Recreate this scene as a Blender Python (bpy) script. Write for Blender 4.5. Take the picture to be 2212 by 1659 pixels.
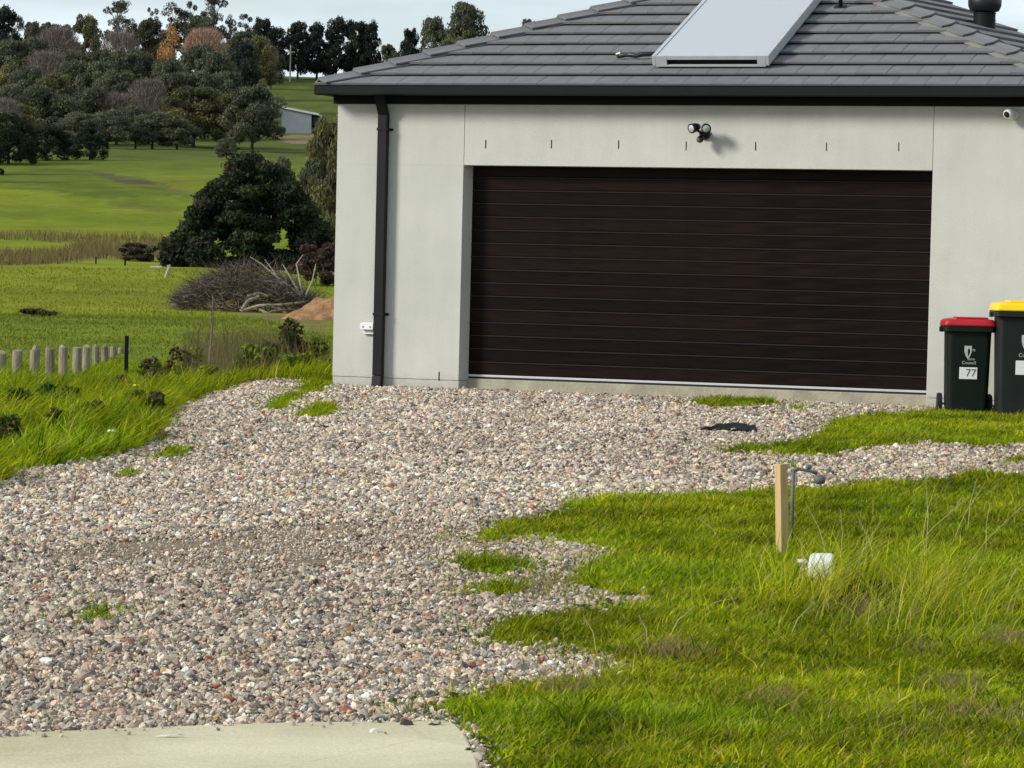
import bpy, bmesh, math, random
import numpy as np
from mathutils import Matrix, Vector

for o in list(bpy.data.objects):
    bpy.data.objects.remove(o)
scene = bpy.context.scene
COL = scene.collection
R = math.radians

# ------------------------------------------------------------------ camera
F_PX, ROLL, PITCH, CZ = 3086.0, 0.0238, 0.0363, 1.087
fw = np.array([0, math.cos(PITCH), -math.sin(PITCH)])
up0 = np.array([0, math.sin(PITCH), math.cos(PITCH)])
rt0 = np.array([1.0, 0, 0])
cR = math.cos(ROLL) * rt0 + math.sin(ROLL) * up0
cU = -math.sin(ROLL) * rt0 + math.cos(ROLL) * up0
EYE = np.array([0, 0, CZ])
cam = bpy.data.cameras.new('camera')
cam.sensor_width = 36.0
cam.lens = F_PX / 1024 * 36.0
cam.clip_start = 0.1
cam.clip_end = 6000
camo = bpy.data.objects.new('camera', cam)
COL.objects.link(camo)
camo.matrix_world = Matrix(((cR[0], cU[0], -fw[0], EYE[0]), (cR[1], cU[1], -fw[1], EYE[1]),
                            (cR[2], cU[2], -fw[2], EYE[2]), (0, 0, 0, 1)))
scene.camera = camo

# ------------------------------------------------------------------ house frame
TH = 0.3501
HX, HY = -1.8472, 31.6763
Wv = np.array([math.cos(TH), -math.sin(TH), 0.0])     # along the front wall, to the right
Nv = np.array([math.sin(TH), math.cos(TH), 0.0])      # into the house
Zv = np.array([0, 0, 1.0])
HO = np.array([HX, HY, 0.0])

# ------------------------------------------------------------------ light
sd = 1.0 * (-Nv) + 1.12 * (-Wv) + .78 * Zv            # towards the sun
sd = sd / np.linalg.norm(sd)
world = bpy.data.worlds.new('World')
scene.world = world
world.use_nodes = True
nt = world.node_tree
for n in list(nt.nodes):
    nt.nodes.remove(n)
wo = nt.nodes.new('ShaderNodeOutputWorld')
bg = nt.nodes.new('ShaderNodeBackground')
sky = nt.nodes.new('ShaderNodeTexSky')
sky.sky_type = 'NISHITA'
sky.sun_disc = False
sky.sun_elevation = math.asin(sd[2])
sky.sun_rotation = math.atan2(sd[0], sd[1])
sky.air_density = 1.0
sky.dust_density = 0.6
sky.ozone_density = 1.5
SKY_STRENGTH = 0.112
tc = nt.nodes.new('ShaderNodeTexCoord')
mp = nt.nodes.new('ShaderNodeMapping')
mp.inputs['Scale'].default_value = (2.2, 2.2, 13.0)
mp.inputs['Rotation'].default_value = (0.10, 0.06, 0.3)
nz = nt.nodes.new('ShaderNodeTexNoise')
nz.inputs['Scale'].default_value = 2.2
nz.inputs['Detail'].default_value = 5.0
nz.inputs['Roughness'].default_value = 0.5
ramp = nt.nodes.new('ShaderNodeValToRGB')
ramp.color_ramp.elements[0].position = 0.30
ramp.color_ramp.elements[0].color = (0.04, 0.04, 0.04, 1)
ramp.color_ramp.elements[1].position = 0.66
ramp.color_ramp.elements[1].color = (0.95, 0.95, 0.95, 1)
mix = nt.nodes.new('ShaderNodeMixRGB')
mix.inputs['Color2'].default_value = (8.1, 9.1, 9.8, 1)   # thin bright cloud veil
nt.links.new(tc.outputs['Generated'], mp.inputs['Vector'])
nt.links.new(mp.outputs['Vector'], nz.inputs['Vector'])
nt.links.new(nz.outputs['Fac'], ramp.inputs['Fac'])
nt.links.new(ramp.outputs['Color'], mix.inputs['Fac'])
nt.links.new(sky.outputs['Color'], mix.inputs['Color1'])
nt.links.new(mix.outputs['Color'], bg.inputs['Color'])
bg.inputs['Strength'].default_value = SKY_STRENGTH
nt.links.new(bg.outputs['Background'], wo.inputs['Surface'])

sun = bpy.data.lights.new('sun', 'SUN')
sun.energy = 3.7
sun.angle = R(14)
sun.color = (1.0, 0.965, 0.90)
suno = bpy.data.objects.new('sun', sun)
COL.objects.link(suno)
suno.rotation_euler = Vector(sd).to_track_quat('Z', 'Y').to_euler()
suno.location = (-40, -10, 40)

scene.view_settings.view_transform = 'Standard'
scene.view_settings.look = 'None'
scene.view_settings.gamma = 1.0
scene.view_settings.exposure = 0.0
scene.view_settings.use_curve_mapping = False
scene.cycles.max_bounces = 6
scene.cycles.transparent_max_bounces = 6
scene.cycles.use_denoising = True

# ------------------------------------------------------------------ helpers
S = 1024 / 2212.0            # outline notes were taken on a 2212 px wide view


def ray(px, py):
    d = fw + (px - 512) / F_PX * cR + (384 - py) / F_PX * cU
    return d


def hermite(xk, yk):
    xk = np.array(xk, float); yk = np.array(yk, float)
    h = np.diff(xk); dl = np.diff(yk) / h
    m = np.zeros_like(yk)
    for i in range(1, len(xk) - 1):
        if dl[i - 1] * dl[i] > 0:
            w1 = 2 * h[i] + h[i - 1]; w2 = h[i] + 2 * h[i - 1]
            m[i] = (w1 + w2) / (w1 / dl[i - 1] + w2 / dl[i])

    def f(x):
        x = np.clip(np.asarray(x, float), xk[0], xk[-1])
        i = np.clip(np.searchsorted(xk, x) - 1, 0, len(xk) - 2)
        t = (x - xk[i]) / h[i]
        return ((1 + 2 * t) * (1 - t) ** 2 * yk[i] + t * (1 - t) ** 2 * h[i] * m[i]
                + t * t * (3 - 2 * t) * yk[i + 1] + t * t * (t - 1) * h[i] * m[i + 1])
    return f


profile = hermite(
    [-80, 0, 11.2, 29.5, 33.0, 35, 42, 50, 56, 62, 85, 110, 150, 180, 240, 300, 370, 420, 500, 600, 700, 800, 860, 920, 1300, 3000],
    [-.57, -.56, -.56, -.13, -.13, -.30, -.95, -1.10, -1.05, -.75, -.66, -.60, .60, 1.3, 3.5, 7.0, 12.5, 15.2, 18.6, 27.5, 39, 50.6, 55, 57, 46, 30])


def sm(a, b, x):
    t = np.clip((x - a) / (b - a), 0, 1)
    return t * t * (3 - 2 * t)


def vnoise(x, y, s=1.0, seed=0):
    """cheap smooth value noise, -1..1"""
    x = np.asarray(x, float) / s; y = np.asarray(y, float) / s
    xi = np.floor(x).astype(np.int64); yi = np.floor(y).astype(np.int64)
    xf = x - xi; yf = y - yi
    xf = xf * xf * (3 - 2 * xf); yf = yf * yf * (3 - 2 * yf)

    def h(a, b):
        n = (a * 374761393 + b * 668265263 + seed * 982451653) & 0x7fffffff
        n = ((n ^ (n >> 13)) * 1274126177) & 0x7fffffff
        return ((n ^ (n >> 16)) & 0xffff) / 32767.5 - 1
    return (h(xi, yi) * (1 - xf) + h(xi + 1, yi) * xf) * (1 - yf) + (h(xi, yi + 1) * (1 - xf) + h(xi + 1, yi + 1) * xf) * yf


def G(x, y):
    x = np.asarray(x, float); y = np.asarray(y, float)
    z = profile(y)
    far = sm(45, 130, y)
    z = z + far * (0.22 * vnoise(x, y, 17, 3) + 0.5 * vnoise(x, y, 60, 4) * sm(120, 300, y) + .75 * vnoise(x, y, 26, 9) * sm(170, 260, y) * sm(560, 400, y) + 1.6 * vnoise(x, y, 120, 5) * sm(300, 600, y))
    z = z + 0.018 * vnoise(x, y, 0.9, 7) * sm(8, 12, y) + 0.025 * vnoise(x, y, 2.7, 8) * sm(9, 13, y) * sm(34, 29, y)
    lx = (x - HX) * Wv[0] + (y - HY) * Wv[1]
    ly = (x - HX) * Nv[0] + (y - HY) * Nv[1]
    z = z - .21 * sm(-2.3, -3.6, x) * sm(23, 31, y) * sm(46, 36, y)
    pad = sm(-1.6, -0.3, lx) * sm(-1.0, 0.0, ly) * sm(16, 11, ly)
    pad = np.where(lx > -1.6, pad, 0)
    z = z * (1 - pad) + (-0.125) * pad
    return z


def Gs(x, y):
    return float(G(np.array([x]), np.array([y]))[0])


def at(px, py, y0=6.0, y1=1500.0):
    """where the view through a pixel of the 1024 px photograph meets the ground"""
    d = ray(px, py)
    ys = np.geomspace(y0, y1, 900)
    t = ys / d[1]
    zz = CZ + t * d[2]
    g = G(t * d[0], ys)
    k = np.argmax(zz < g)
    if not (zz < g).any():
        k = len(ys) - 1
    a, b = (ys[k - 1] if k else ys[0]), ys[k]
    for _ in range(24):
        m = .5 * (a + b)
        tm = m / d[1]
        if CZ + tm * d[2] < Gs(tm * d[0], m):
            b = m
        else:
            a = m
    tm = b / d[1]
    return np.array([tm * d[0], b, Gs(tm * d[0], b)])


def att(x, y, **k):
    return at(x * S, y * S, **k)


def on_depth(px, py, Y):
    d = ray(px, py)
    t = Y / d[1]
    return EYE + d * t


def on_wall(px, py, yoff=0.0):
    """local house x, z where a pixel meets the plane local y = yoff"""
    d = ray(px, py)
    o = HO + yoff * Nv
    t = np.dot(o - EYE, Nv) / np.dot(d, Nv)
    P = EYE + d * t - HO
    return float(np.dot(P, Wv)), float(P[2])


def hw(x, y, z):
    """house local to world"""
    return HO + x * Wv + y * Nv + z * Zv


def tag(o, label=None, cat=None, group=None, kind=None):
    if label: o['label'] = label
    if cat: o['category'] = cat
    if group: o['group'] = group
    if kind: o['kind'] = kind
    return o


def empty(name, loc=(0, 0, 0), rz=0.0, label=None, cat=None, group=None, parent=None):
    o = bpy.data.objects.new(name, None)
    o.empty_display_size = 0.1
    COL.objects.link(o)
    o.location = loc
    o.rotation_euler = (0, 0, rz)
    if parent: o.parent = parent
    return tag(o, label, cat, group)


def link(name, me, mat=None, parent=None, loc=None, rot=None):
    o = bpy.data.objects.new(name, me)
    COL.objects.link(o)
    if mat is not None:
        if len(me.materials) == 0:
            me.materials.append(mat)
    if parent is not None: o.parent = parent
    if loc is not None: o.location = loc
    if rot is not None: o.rotation_euler = rot
    return o


class MB:
    def __init__(self):
        self.v = []; self.f = []

    def add(self, vs, fs):
        b = len(self.v)
        self.v += [tuple(map(float, p)) for p in vs]
        self.f += [tuple(b + i for i in f) for f in fs]
        return self

    def box(self, x0, x1, y0, y1, z0, z1):
        return self.add([(x0, y0, z0), (x1, y0, z0), (x1, y1, z0), (x0, y1, z0), (x0, y0, z1), (x1, y0, z1), (x1, y1, z1), (x0, y1, z1)],
                        [(0, 3, 2, 1), (4, 5, 6, 7), (0, 1, 5, 4), (1, 2, 6, 5), (2, 3, 7, 6), (3, 0, 4, 7)])

    def tube(self, pts, rad, n=8, caps=True):
        pts = [np.array(p, float) for p in pts]
        if np.isscalar(rad): rad = [rad] * len(pts)
        rings = []
        prev = None
        for i, p in enumerate(pts):
            t = pts[min(i + 1, len(pts) - 1)] - pts[max(i - 1, 0)]
            t = t / (np.linalg.norm(t) + 1e-9)
            a = prev if prev is not None else (np.array([1., 0, 0]) if abs(t[0]) < .8 else np.array([0, 1., 0]))
            a = a - t * np.dot(a, t); a /= np.linalg.norm(a) + 1e-9
            prev = a
            b = np.cross(t, a)
            rings.append([p + rad[i] * (math.cos(2 * math.pi * k / n) * a + math.sin(2 * math.pi * k / n) * b) for k in range(n)])
        vs = [q for r in rings for q in r]
        fs = []
        for i in range(len(pts) - 1):
            for k in range(n):
                k2 = (k + 1) % n
                fs.append((i * n + k, i * n + k2, (i + 1) * n + k2, (i + 1) * n + k))
        if caps:
            fs.append(tuple(range(n - 1, -1, -1)))
            fs.append(tuple((len(pts) - 1) * n + k for k in range(n)))
        return self.add(vs, fs)

    def prism(self, prof, x0, x1):
        """profile of (y, z) points extruded along x"""
        n = len(prof)
        vs = [(x0, y, z) for y, z in prof] + [(x1, y, z) for y, z in prof]
        fs = [(k, (k + 1) % n, n + (k + 1) % n, n + k) for k in range(n)]
        fs += [tuple(range(n - 1, -1, -1)), tuple(range(n, 2 * n))]
        return self.add(vs, fs)

    def lathe(self, prof, n=24, c=(0, 0, 0)):
        """(r, z) profile round the z axis"""
        vs = []; fs = []
        for r, z in prof:
            for k in range(n):
                a = 2 * math.pi * k / n
                vs.append((c[0] + r * math.cos(a), c[1] + r * math.sin(a), c[2] + z))
        for i in range(len(prof) - 1):
            for k in range(n):
                k2 = (k + 1) % n
                fs.append((i * n + k, i * n + k2, (i + 1) * n + k2, (i + 1) * n + k))
        fs.append(tuple(range(n - 1, -1, -1)))
        fs.append(tuple((len(prof) - 1) * n + k for k in range(n)))
        return self.add(vs, fs)

    def mesh(self, name, smooth=False, bevel=0.0, seg=2, angle=35, fixn=True):
        me = bpy.data.meshes.new(name)
        me.from_pydata(self.v, [], self.f)
        if fixn or bevel > 0:
            bm = bmesh.new(); bm.from_mesh(me)
            bmesh.ops.recalc_face_normals(bm, faces=bm.faces)
            if bevel > 0:
                ed = [e for e in bm.edges if len(e.link_faces) == 2 and e.calc_face_angle(0) > R(angle)]
                bmesh.ops.bevel(bm, geom=ed, offset=bevel, segments=seg, affect='EDGES', profile=0.5, clamp_overlap=True)
            bm.to_mesh(me); bm.free()
        if smooth:
            me.polygons.foreach_set('use_smooth', [True] * len(me.polygons))
        me.update()
        return me

    def build(self, name, mat, parent=None, loc=None, rot=None, **k):
        return link(name, self.mesh(name, **k), mat, parent, loc, rot)


def fast_mesh(name, verts, faces, cols=None):
    """verts (N,3); faces: list of (M,k) int arrays; cols (N,4) point colours"""
    me = bpy.data.meshes.new(name)
    nv = len(verts)
    me.vertices.add(nv)
    me.vertices.foreach_set('co', np.asarray(verts, np.float32).ravel())
    tot = sum(f.size for f in faces); nf = sum(len(f) for f in faces)
    me.loops.add(tot)
    me.loops.foreach_set('vertex_index', np.concatenate([f.ravel() for f in faces]).astype(np.int32))
    me.polygons.add(nf)
    starts = []; s = 0
    for f in faces:
        starts.append(s + np.arange(len(f)) * f.shape[1]); s += f.size
    me.polygons.foreach_set('loop_start', np.concatenate(starts).astype(np.int32))
    me.update(calc_edges=True)
    if cols is not None:
        a = me.attributes.new('col', 'FLOAT_COLOR', 'POINT')
        a.data.foreach_set('color', np.asarray(cols, np.float32).ravel())
    return me


# ------------------------------------------------------------------ materials
def srgb(r, g, b):
    f = lambda c: (c / 255 / 12.92) if c / 255 <= .04045 else ((c / 255 + .055) / 1.055) ** 2.4
    return (f(r), f(g), f(b))


def new_mat(name):
    m = bpy.data.materials.new(name)
    m.use_nodes = True
    t = m.node_tree
    p = t.nodes['Principled BSDF']
    return m, t, p


def nd(t, kind, **k):
    n = t.nodes.new(kind)
    for a, b in k.items():
        setattr(n, a, b)
    return n


def noise_node(t, scale, detail=4, rough=.55, coord='Object', stretch=None):
    c = nd(t, 'ShaderNodeTexCoord')
    n = nd(t, 'ShaderNodeTexNoise')
    n.inputs['Scale'].default_value = scale
    n.inputs['Detail'].default_value = detail
    n.inputs['Roughness'].default_value = rough
    if stretch:
        mpn = nd(t, 'ShaderNodeMapping')
        mpn.inputs['Scale'].default_value = stretch
        t.links.new(c.outputs[coord], mpn.inputs['Vector'])
        t.links.new(mpn.outputs['Vector'], n.inputs['Vector'])
    else:
        t.links.new(c.outputs[coord], n.inputs['Vector'])
    return n


def mat_simple(name, col, rough=.6, var=.15, scale=20, bump=0.0, bscale=None, metal=0.0, spec=.4, stretch=None, objvar=0.0, detail=4, coat=0.0):
    m, t, p = new_mat(name)
    n = noise_node(t, scale, detail, stretch=stretch)
    r = nd(t, 'ShaderNodeValToRGB')
    lo = tuple(c * (1 - var) for c in col); hi = tuple(min(1, c * (1 + var)) for c in col)
    r.color_ramp.elements[0].position = .3; r.color_ramp.elements[0].color = (*lo, 1)
    r.color_ramp.elements[1].position = .7; r.color_ramp.elements[1].color = (*hi, 1)
    t.links.new(n.outputs['Fac'], r.inputs['Fac'])
    out = r.outputs['Color']
    if objvar > 0:
        oi = nd(t, 'ShaderNodeObjectInfo')
        mr = nd(t, 'ShaderNodeMapRange')
        mr.inputs['To Min'].default_value = 1 - objvar; mr.inputs['To Max'].default_value = 1 + objvar
        t.links.new(oi.outputs['Random'], mr.inputs['Value'])
        mm = nd(t, 'ShaderNodeVectorMath', operation='SCALE')
        t.links.new(out, mm.inputs[0]); t.links.new(mr.outputs['Result'], mm.inputs['Scale'])
        out = mm.outputs['Vector']
    t.links.new(out, p.inputs['Base Color'])
    p.inputs['Roughness'].default_value = rough
    p.inputs['Metallic'].default_value = metal
    p.inputs['Specular IOR Level'].default_value = spec
    p.inputs['Coat Weight'].default_value = coat
    if bump > 0:
        n2 = noise_node(t, bscale or scale * 4, 5, stretch=stretch)
        b = nd(t, 'ShaderNodeBump')
        b.inputs['Strength'].default_value = 1.0
        b.inputs['Distance'].default_value = bump
        t.links.new(n2.outputs['Fac'], b.inputs['Height'])
        t.links.new(b.outputs['Normal'], p.inputs['Normal'])
    return m


def mat_leaf(name, trans=.35, rough=.6, spec=.15, objvar=.12):
    m, t, p = new_mat(name)
    a = nd(t, 'ShaderNodeAttribute', attribute_name='col')
    oi = nd(t, 'ShaderNodeObjectInfo')
    mr = nd(t, 'ShaderNodeMapRange')
    mr.inputs['To Min'].default_value = 1 - objvar; mr.inputs['To Max'].default_value = 1 + objvar
    t.links.new(oi.outputs['Random'], mr.inputs['Value'])
    mm = nd(t, 'ShaderNodeVectorMath', operation='SCALE')
    t.links.new(a.outputs['Color'], mm.inputs[0]); t.links.new(mr.outputs['Result'], mm.inputs['Scale'])
    t.links.new(mm.outputs['Vector'], p.inputs['Base Color'])
    p.inputs['Roughness'].default_value = rough
    p.inputs['Specular IOR Level'].default_value = spec
    tr = nd(t, 'ShaderNodeBsdfTranslucent')
    t.links.new(mm.outputs['Vector'], tr.inputs['Color'])
    mx = nd(t, 'ShaderNodeMixShader')
    mx.inputs['Fac'].default_value = trans
    t.links.new(p.outputs['BSDF'], mx.inputs[1]); t.links.new(tr.outputs['BSDF'], mx.inputs[2])
    t.links.new(mx.outputs['Shader'], t.nodes['Material Output'].inputs['Surface'])
    return m


M = {}
M['render'] = None
M['tile'] = mat_simple('roof_tile', (.158, .156, .158), .75, .12, 5, bump=.002, bscale=90, spec=.25, objvar=.05, detail=6)
M['capm'] = mat_simple('ridge_cap', (.16, .158, .157), .75, .10, 6, bump=.002, bscale=70, spec=.3, objvar=.06)
M['mortar'] = mat_simple('cap_pointing', (.19, .175, .145), .9, .2, 9, bump=.004, bscale=40)
M['underlay'] = mat_simple('roof_underlay', (.03, .03, .032), .9, .1, 5)
M['gutter'] = mat_simple('gutter_steel', (.011, .0115, .0125), .5, .12, 4, spec=.12)
M['fascia'] = mat_simple('fascia_paint', (.008, .009, .010), .7, .12, 4, spec=.15)
M['downpipe'] = mat_simple('downpipe_steel', (.011, .011, .0115), .5, .12, 6, spec=.18)
M['concrete'] = None
M['slab'] = mat_simple('slab_concrete', (.36, .33, .24), .92, .22, 4.0, bump=.008, bscale=24, detail=8)
M['alu'] = mat_simple('aluminium', (.55, .56, .56), .45, .06, 9, metal=.4)
M['rubber'] = mat_simple('rubber', (.012, .012, .012), .8, .1, 9)
M['black'] = mat_simple('black_plastic', (.012, .013, .013), .38, .1, 9)
M['white_plastic'] = mat_simple('white_plastic', (.72, .73, .72), .4, .04, 9)
M['bin_green'] = mat_simple('bin_plastic_green', (.006, .011, .007), .5, .12, 9, spec=.2, bump=.0008, bscale=200)
M['bin_grey'] = mat_simple('bin_plastic_grey', (.014, .017, .0165), .5, .12, 9, spec=.22, bump=.0008, bscale=200)
M['lid_red'] = mat_simple('lid_red', (.42, .012, .026), .38, .1, 5)
M['lid_yellow'] = mat_simple('lid_yellow', (.86, .60, .01), .38, .06, 5)
M['decal'] = mat_simple('decal_print', (.5, .54, .54), .5, .1, 40)
M['sticker'] = mat_simple('sticker_white', (.78, .79, .78), .45, .03, 10)
M['ink'] = mat_simple('ink', (.06, .065, .07), .6, .1, 10)
M['pine_wood'] = mat_simple('stake_wood', (.50, .35, .16), .8, .16, 8, stretch=(9, 9, .7), bump=.001, bscale=30)
M['meter'] = mat_simple('meter_white', (.78, .79, .75), .42, .06, 12)
M['brass'] = mat_simple('weathered_brass', (.30, .27, .21), .5, .3, 30, metal=.5)
M['pipe_grey'] = mat_simple('grey_pipe', (.10, .11, .11), .6, .2, 14)
M['log'] = mat_simple('weathered_log', (.22, .19, .14), .9, .35, 5, stretch=(6, 6, .8), bump=.006, bscale=14, objvar=.22)
M['picket'] = mat_simple('steel_picket', (.012, .012, .012), .7, .1, 9)
M['deadwood'] = mat_simple('deadwood', (.16, .125, .095), .9, .3, 4)
M['palewood'] = mat_simple('bleached_wood', (.36, .31, .25), .9, .25, 4)
M['bark'] = mat_simple('bark', (.055, .045, .036), .95, .3, 2)
M['barkpale'] = mat_simple('pale_bark', (.26, .225, .18), .9, .25, 1.2)
M['mound'] = mat_simple('clay_mound', (.27, .145, .060), .95, .38, 3.0, bump=.09, bscale=6, detail=7)
M['brick'] = mat_simple('brick_bit', (.28, .085, .045), .9, .25, 25, bump=.003, bscale=60)
M['rockdark'] = mat_simple('dark_stone', (.06, .052, .046), .85, .3, 20, bump=.003, bscale=50)
M['poly'] = mat_simple('black_polythene', (.006, .0065, .008), .45, .2, 9, spec=.25)
M['shedwall'] = mat_simple('shed_cladding', (.20, .225, .25), .6, .06, 1)
M['shedroof'] = mat_simple('shed_roof', (.5, .5, .48), .5, .06, 1)
M['dark'] = mat_simple('dark_void', (.008, .008, .008), .9, .1, 3)
M['pole'] = mat_simple('pole_timber', (.30, .28, .25), .9, .15, 2)
M['leaf'] = mat_leaf('foliage', .30, objvar=.14)
M['grass'] = mat_leaf('grass_blades', .45, rough=.6, spec=.06, objvar=0)
M['twig'] = mat_leaf('twigs', .0, rough=.9, spec=.1, objvar=.08)


def mat_solar():
    m, t, p = new_mat('collector_glass')
    n = noise_node(t, 140, 3)
    r = nd(t, 'ShaderNodeValToRGB')
    r.color_ramp.elements[0].color = (.40, .42, .44, 1); r.color_ramp.elements[1].color = (.47, .49, .51, 1)  # pale grey base colour stands in for sky reflected in the glass
    t.links.new(n.outputs['Fac'], r.inputs['Fac']); t.links.new(r.outputs['Color'], p.inputs['Base Color'])
    p.inputs['Roughness'].default_value = .42
    p.inputs['Specular IOR Level'].default_value = .6
    return m


M['solar'] = mat_solar()


def mat_render_wall():
    """sand-finish acrylic render with faint trowel clouding and splash dirt near the ground"""
    m, t, p = new_mat('wall_render')
    big = noise_node(t, 1.6, 8, .6)
    streak = noise_node(t, 2.0, 5, .6, stretch=(3.0, 3.0, .35))
    fine = noise_node(t, 95, 4, .7)
    def rng_(n, lo, hi):
        mr = nd(t, 'ShaderNodeMapRange'); mr.inputs['From Min'].default_value = .3; mr.inputs['From Max'].default_value = .7
        mr.inputs['To Min'].default_value = lo; mr.inputs['To Max'].default_value = hi
        t.links.new(n.outputs['Fac'], mr.inputs['Value']); return mr.outputs['Result']
    a = nd(t, 'ShaderNodeMath', operation='MULTIPLY'); t.links.new(rng_(big, .93, 1.05), a.inputs[0]); t.links.new(rng_(streak, .96, 1.03), a.inputs[1])
    b = nd(t, 'ShaderNodeMath', operation='MULTIPLY'); t.links.new(a.outputs[0], b.inputs[0]); t.links.new(rng_(fine, .91, 1.07), b.inputs[1])
    base = nd(t, 'ShaderNodeVectorMath', operation='SCALE'); base.inputs[0].default_value = (.545, .545, .488)
    t.links.new(b.outputs[0], base.inputs['Scale'])
    # dirt splashed up from the gravel: ragged, only within a hand's height of the ground
    c = nd(t, 'ShaderNodeTexCoord'); sx = nd(t, 'ShaderNodeSeparateXYZ'); t.links.new(c.outputs['Object'], sx.inputs[0])
    dn = noise_node(t, 7, 6, .7)
    ad = nd(t, 'ShaderNodeMath', operation='MULTIPLY_ADD'); ad.inputs[1].default_value = .35; t.links.new(dn.outputs['Fac'], ad.inputs[0])
    neg = nd(t, 'ShaderNodeMath', operation='MULTIPLY'); neg.inputs[1].default_value = -1.0; t.links.new(sx.outputs['Z'], neg.inputs[0])
    t.links.new(neg.outputs[0], ad.inputs[2])
    mr = nd(t, 'ShaderNodeMapRange'); mr.inputs['From Min'].default_value = .13; mr.inputs['From Max'].default_value = .36
    mr.inputs['To Min'].default_value = 0; mr.inputs['To Max'].default_value = .55
    t.links.new(ad.outputs[0], mr.inputs['Value'])
    mx = nd(t, 'ShaderNodeMixRGB'); mx.inputs['Color2'].default_value = (.30, .265, .20, 1)
    t.links.new(mr.outputs['Result'], mx.inputs['Fac']); t.links.new(base.outputs['Vector'], mx.inputs['Color1'])
    t.links.new(mx.outputs['Color'], p.inputs['Base Color'])
    p.inputs['Roughness'].default_value = .9; p.inputs['Specular IOR Level'].default_value = .15
    bp_ = nd(t, 'ShaderNodeBump'); bp_.inputs['Distance'].default_value = .004
    t.links.new(fine.outputs['Fac'], bp_.inputs['Height']); t.links.new(bp_.outputs['Normal'], p.inputs['Normal'])
    return m


def mat_concrete():
    m, t, p = new_mat('concrete')
    big = noise_node(t, 1.3, 7, .62); fine = noise_node(t, 60, 5, .7)
    r = nd(t, 'ShaderNodeValToRGB')
    r.color_ramp.elements[0].position = .3; r.color_ramp.elements[0].color = (.50, .435, .275, 1)
    r.color_ramp.elements[1].position = .66; r.color_ramp.elements[1].color = (.68, .61, .42, 1)
    t.links.new(big.outputs['Fac'], r.inputs['Fac'])
    mr = nd(t, 'ShaderNodeMapRange'); mr.inputs['From Min'].default_value = .3; mr.inputs['From Max'].default_value = .7
    mr.inputs['To Min'].default_value = .84; mr.inputs['To Max'].default_value = 1.10
    t.links.new(fine.outputs['Fac'], mr.inputs['Value'])
    s = nd(t, 'ShaderNodeVectorMath', operation='SCALE')
    t.links.new(r.outputs['Color'], s.inputs[0]); t.links.new(mr.outputs['Result'], s.inputs['Scale'])
    # a few hairline cracks
    c = nd(t, 'ShaderNodeTexCoord'); wn = noise_node(t, 3.0, 4, .6)
    va = nd(t, 'ShaderNodeVectorMath', operation='MULTIPLY_ADD'); va.inputs[1].default_value = (.18, .18, 0)
    t.links.new(wn.outputs['Color'], va.inputs[0]); t.links.new(c.outputs['Object'], va.inputs[2])
    vo = nd(t, 'ShaderNodeTexVoronoi', feature='DISTANCE_TO_EDGE'); vo.inputs['Scale'].default_value = .9
    t.links.new(va.outputs['Vector'], vo.inputs['Vector'])
    cr = nd(t, 'ShaderNodeMapRange'); cr.inputs['From Min'].default_value = .0; cr.inputs['From Max'].default_value = .010
    cr.inputs['To Min'].default_value = .16; cr.inputs['To Max'].default_value = 0
    t.links.new(vo.outputs['Distance'], cr.inputs['Value'])
    mx = nd(t, 'ShaderNodeMixRGB'); mx.inputs['Color2'].default_value = (.22, .18, .12, 1)
    t.links.new(cr.outputs['Result'], mx.inputs['Fac']); t.links.new(s.outputs['Vector'], mx.inputs['Color1'])
    t.links.new(mx.outputs['Color'], p.inputs['Base Color'])
    p.inputs['Roughness'].default_value = .95; p.inputs['Specular IOR Level'].default_value = .15
    b = nd(t, 'ShaderNodeBump'); b.inputs['Distance'].default_value = .003
    t.links.new(fine.outputs['Fac'], b.inputs['Height']); t.links.new(b.outputs['Normal'], p.inputs['Normal'])
    return m


M['render'] = mat_render_wall()
M['concrete'] = mat_concrete()


def mat_door():
    m, t, p = new_mat('door_slat_woodgrain')
    n = noise_node(t, 2.5, 6, stretch=(1.2, 14, 14))
    r = nd(t, 'ShaderNodeValToRGB')
    r.color_ramp.elements[0].position = .3; r.color_ramp.elements[0].color = (.0045, .0027, .0022, 1)
    r.color_ramp.elements[1].position = .72; r.color_ramp.elements[1].color = (.0135, .0068, .0050, 1)
    oi = nd(t, 'ShaderNodeObjectInfo')
    mr = nd(t, 'ShaderNodeMapRange'); mr.inputs['To Min'].default_value = .75; mr.inputs['To Max'].default_value = 1.3
    t.links.new(oi.outputs['Random'], mr.inputs['Value'])
    mm = nd(t, 'ShaderNodeVectorMath', operation='SCALE')
    t.links.new(n.outputs['Fac'], r.inputs['Fac'])
    t.links.new(r.outputs['Color'], mm.inputs[0]); t.links.new(mr.outputs['Result'], mm.inputs['Scale'])
    t.links.new(mm.outputs['Vector'], p.inputs['Base Color'])
    p.inputs['Roughness'].default_value = .45
    p.inputs['Specular IOR Level'].default_value = .07
    return m


M['door'] = mat_door()
M['door_edge'] = mat_simple('door_edge', (.018, .0125, .011), .5, .2, 6, spec=.28)  # same paint as the slats, made lighter and glossier to imitate caught light


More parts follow.
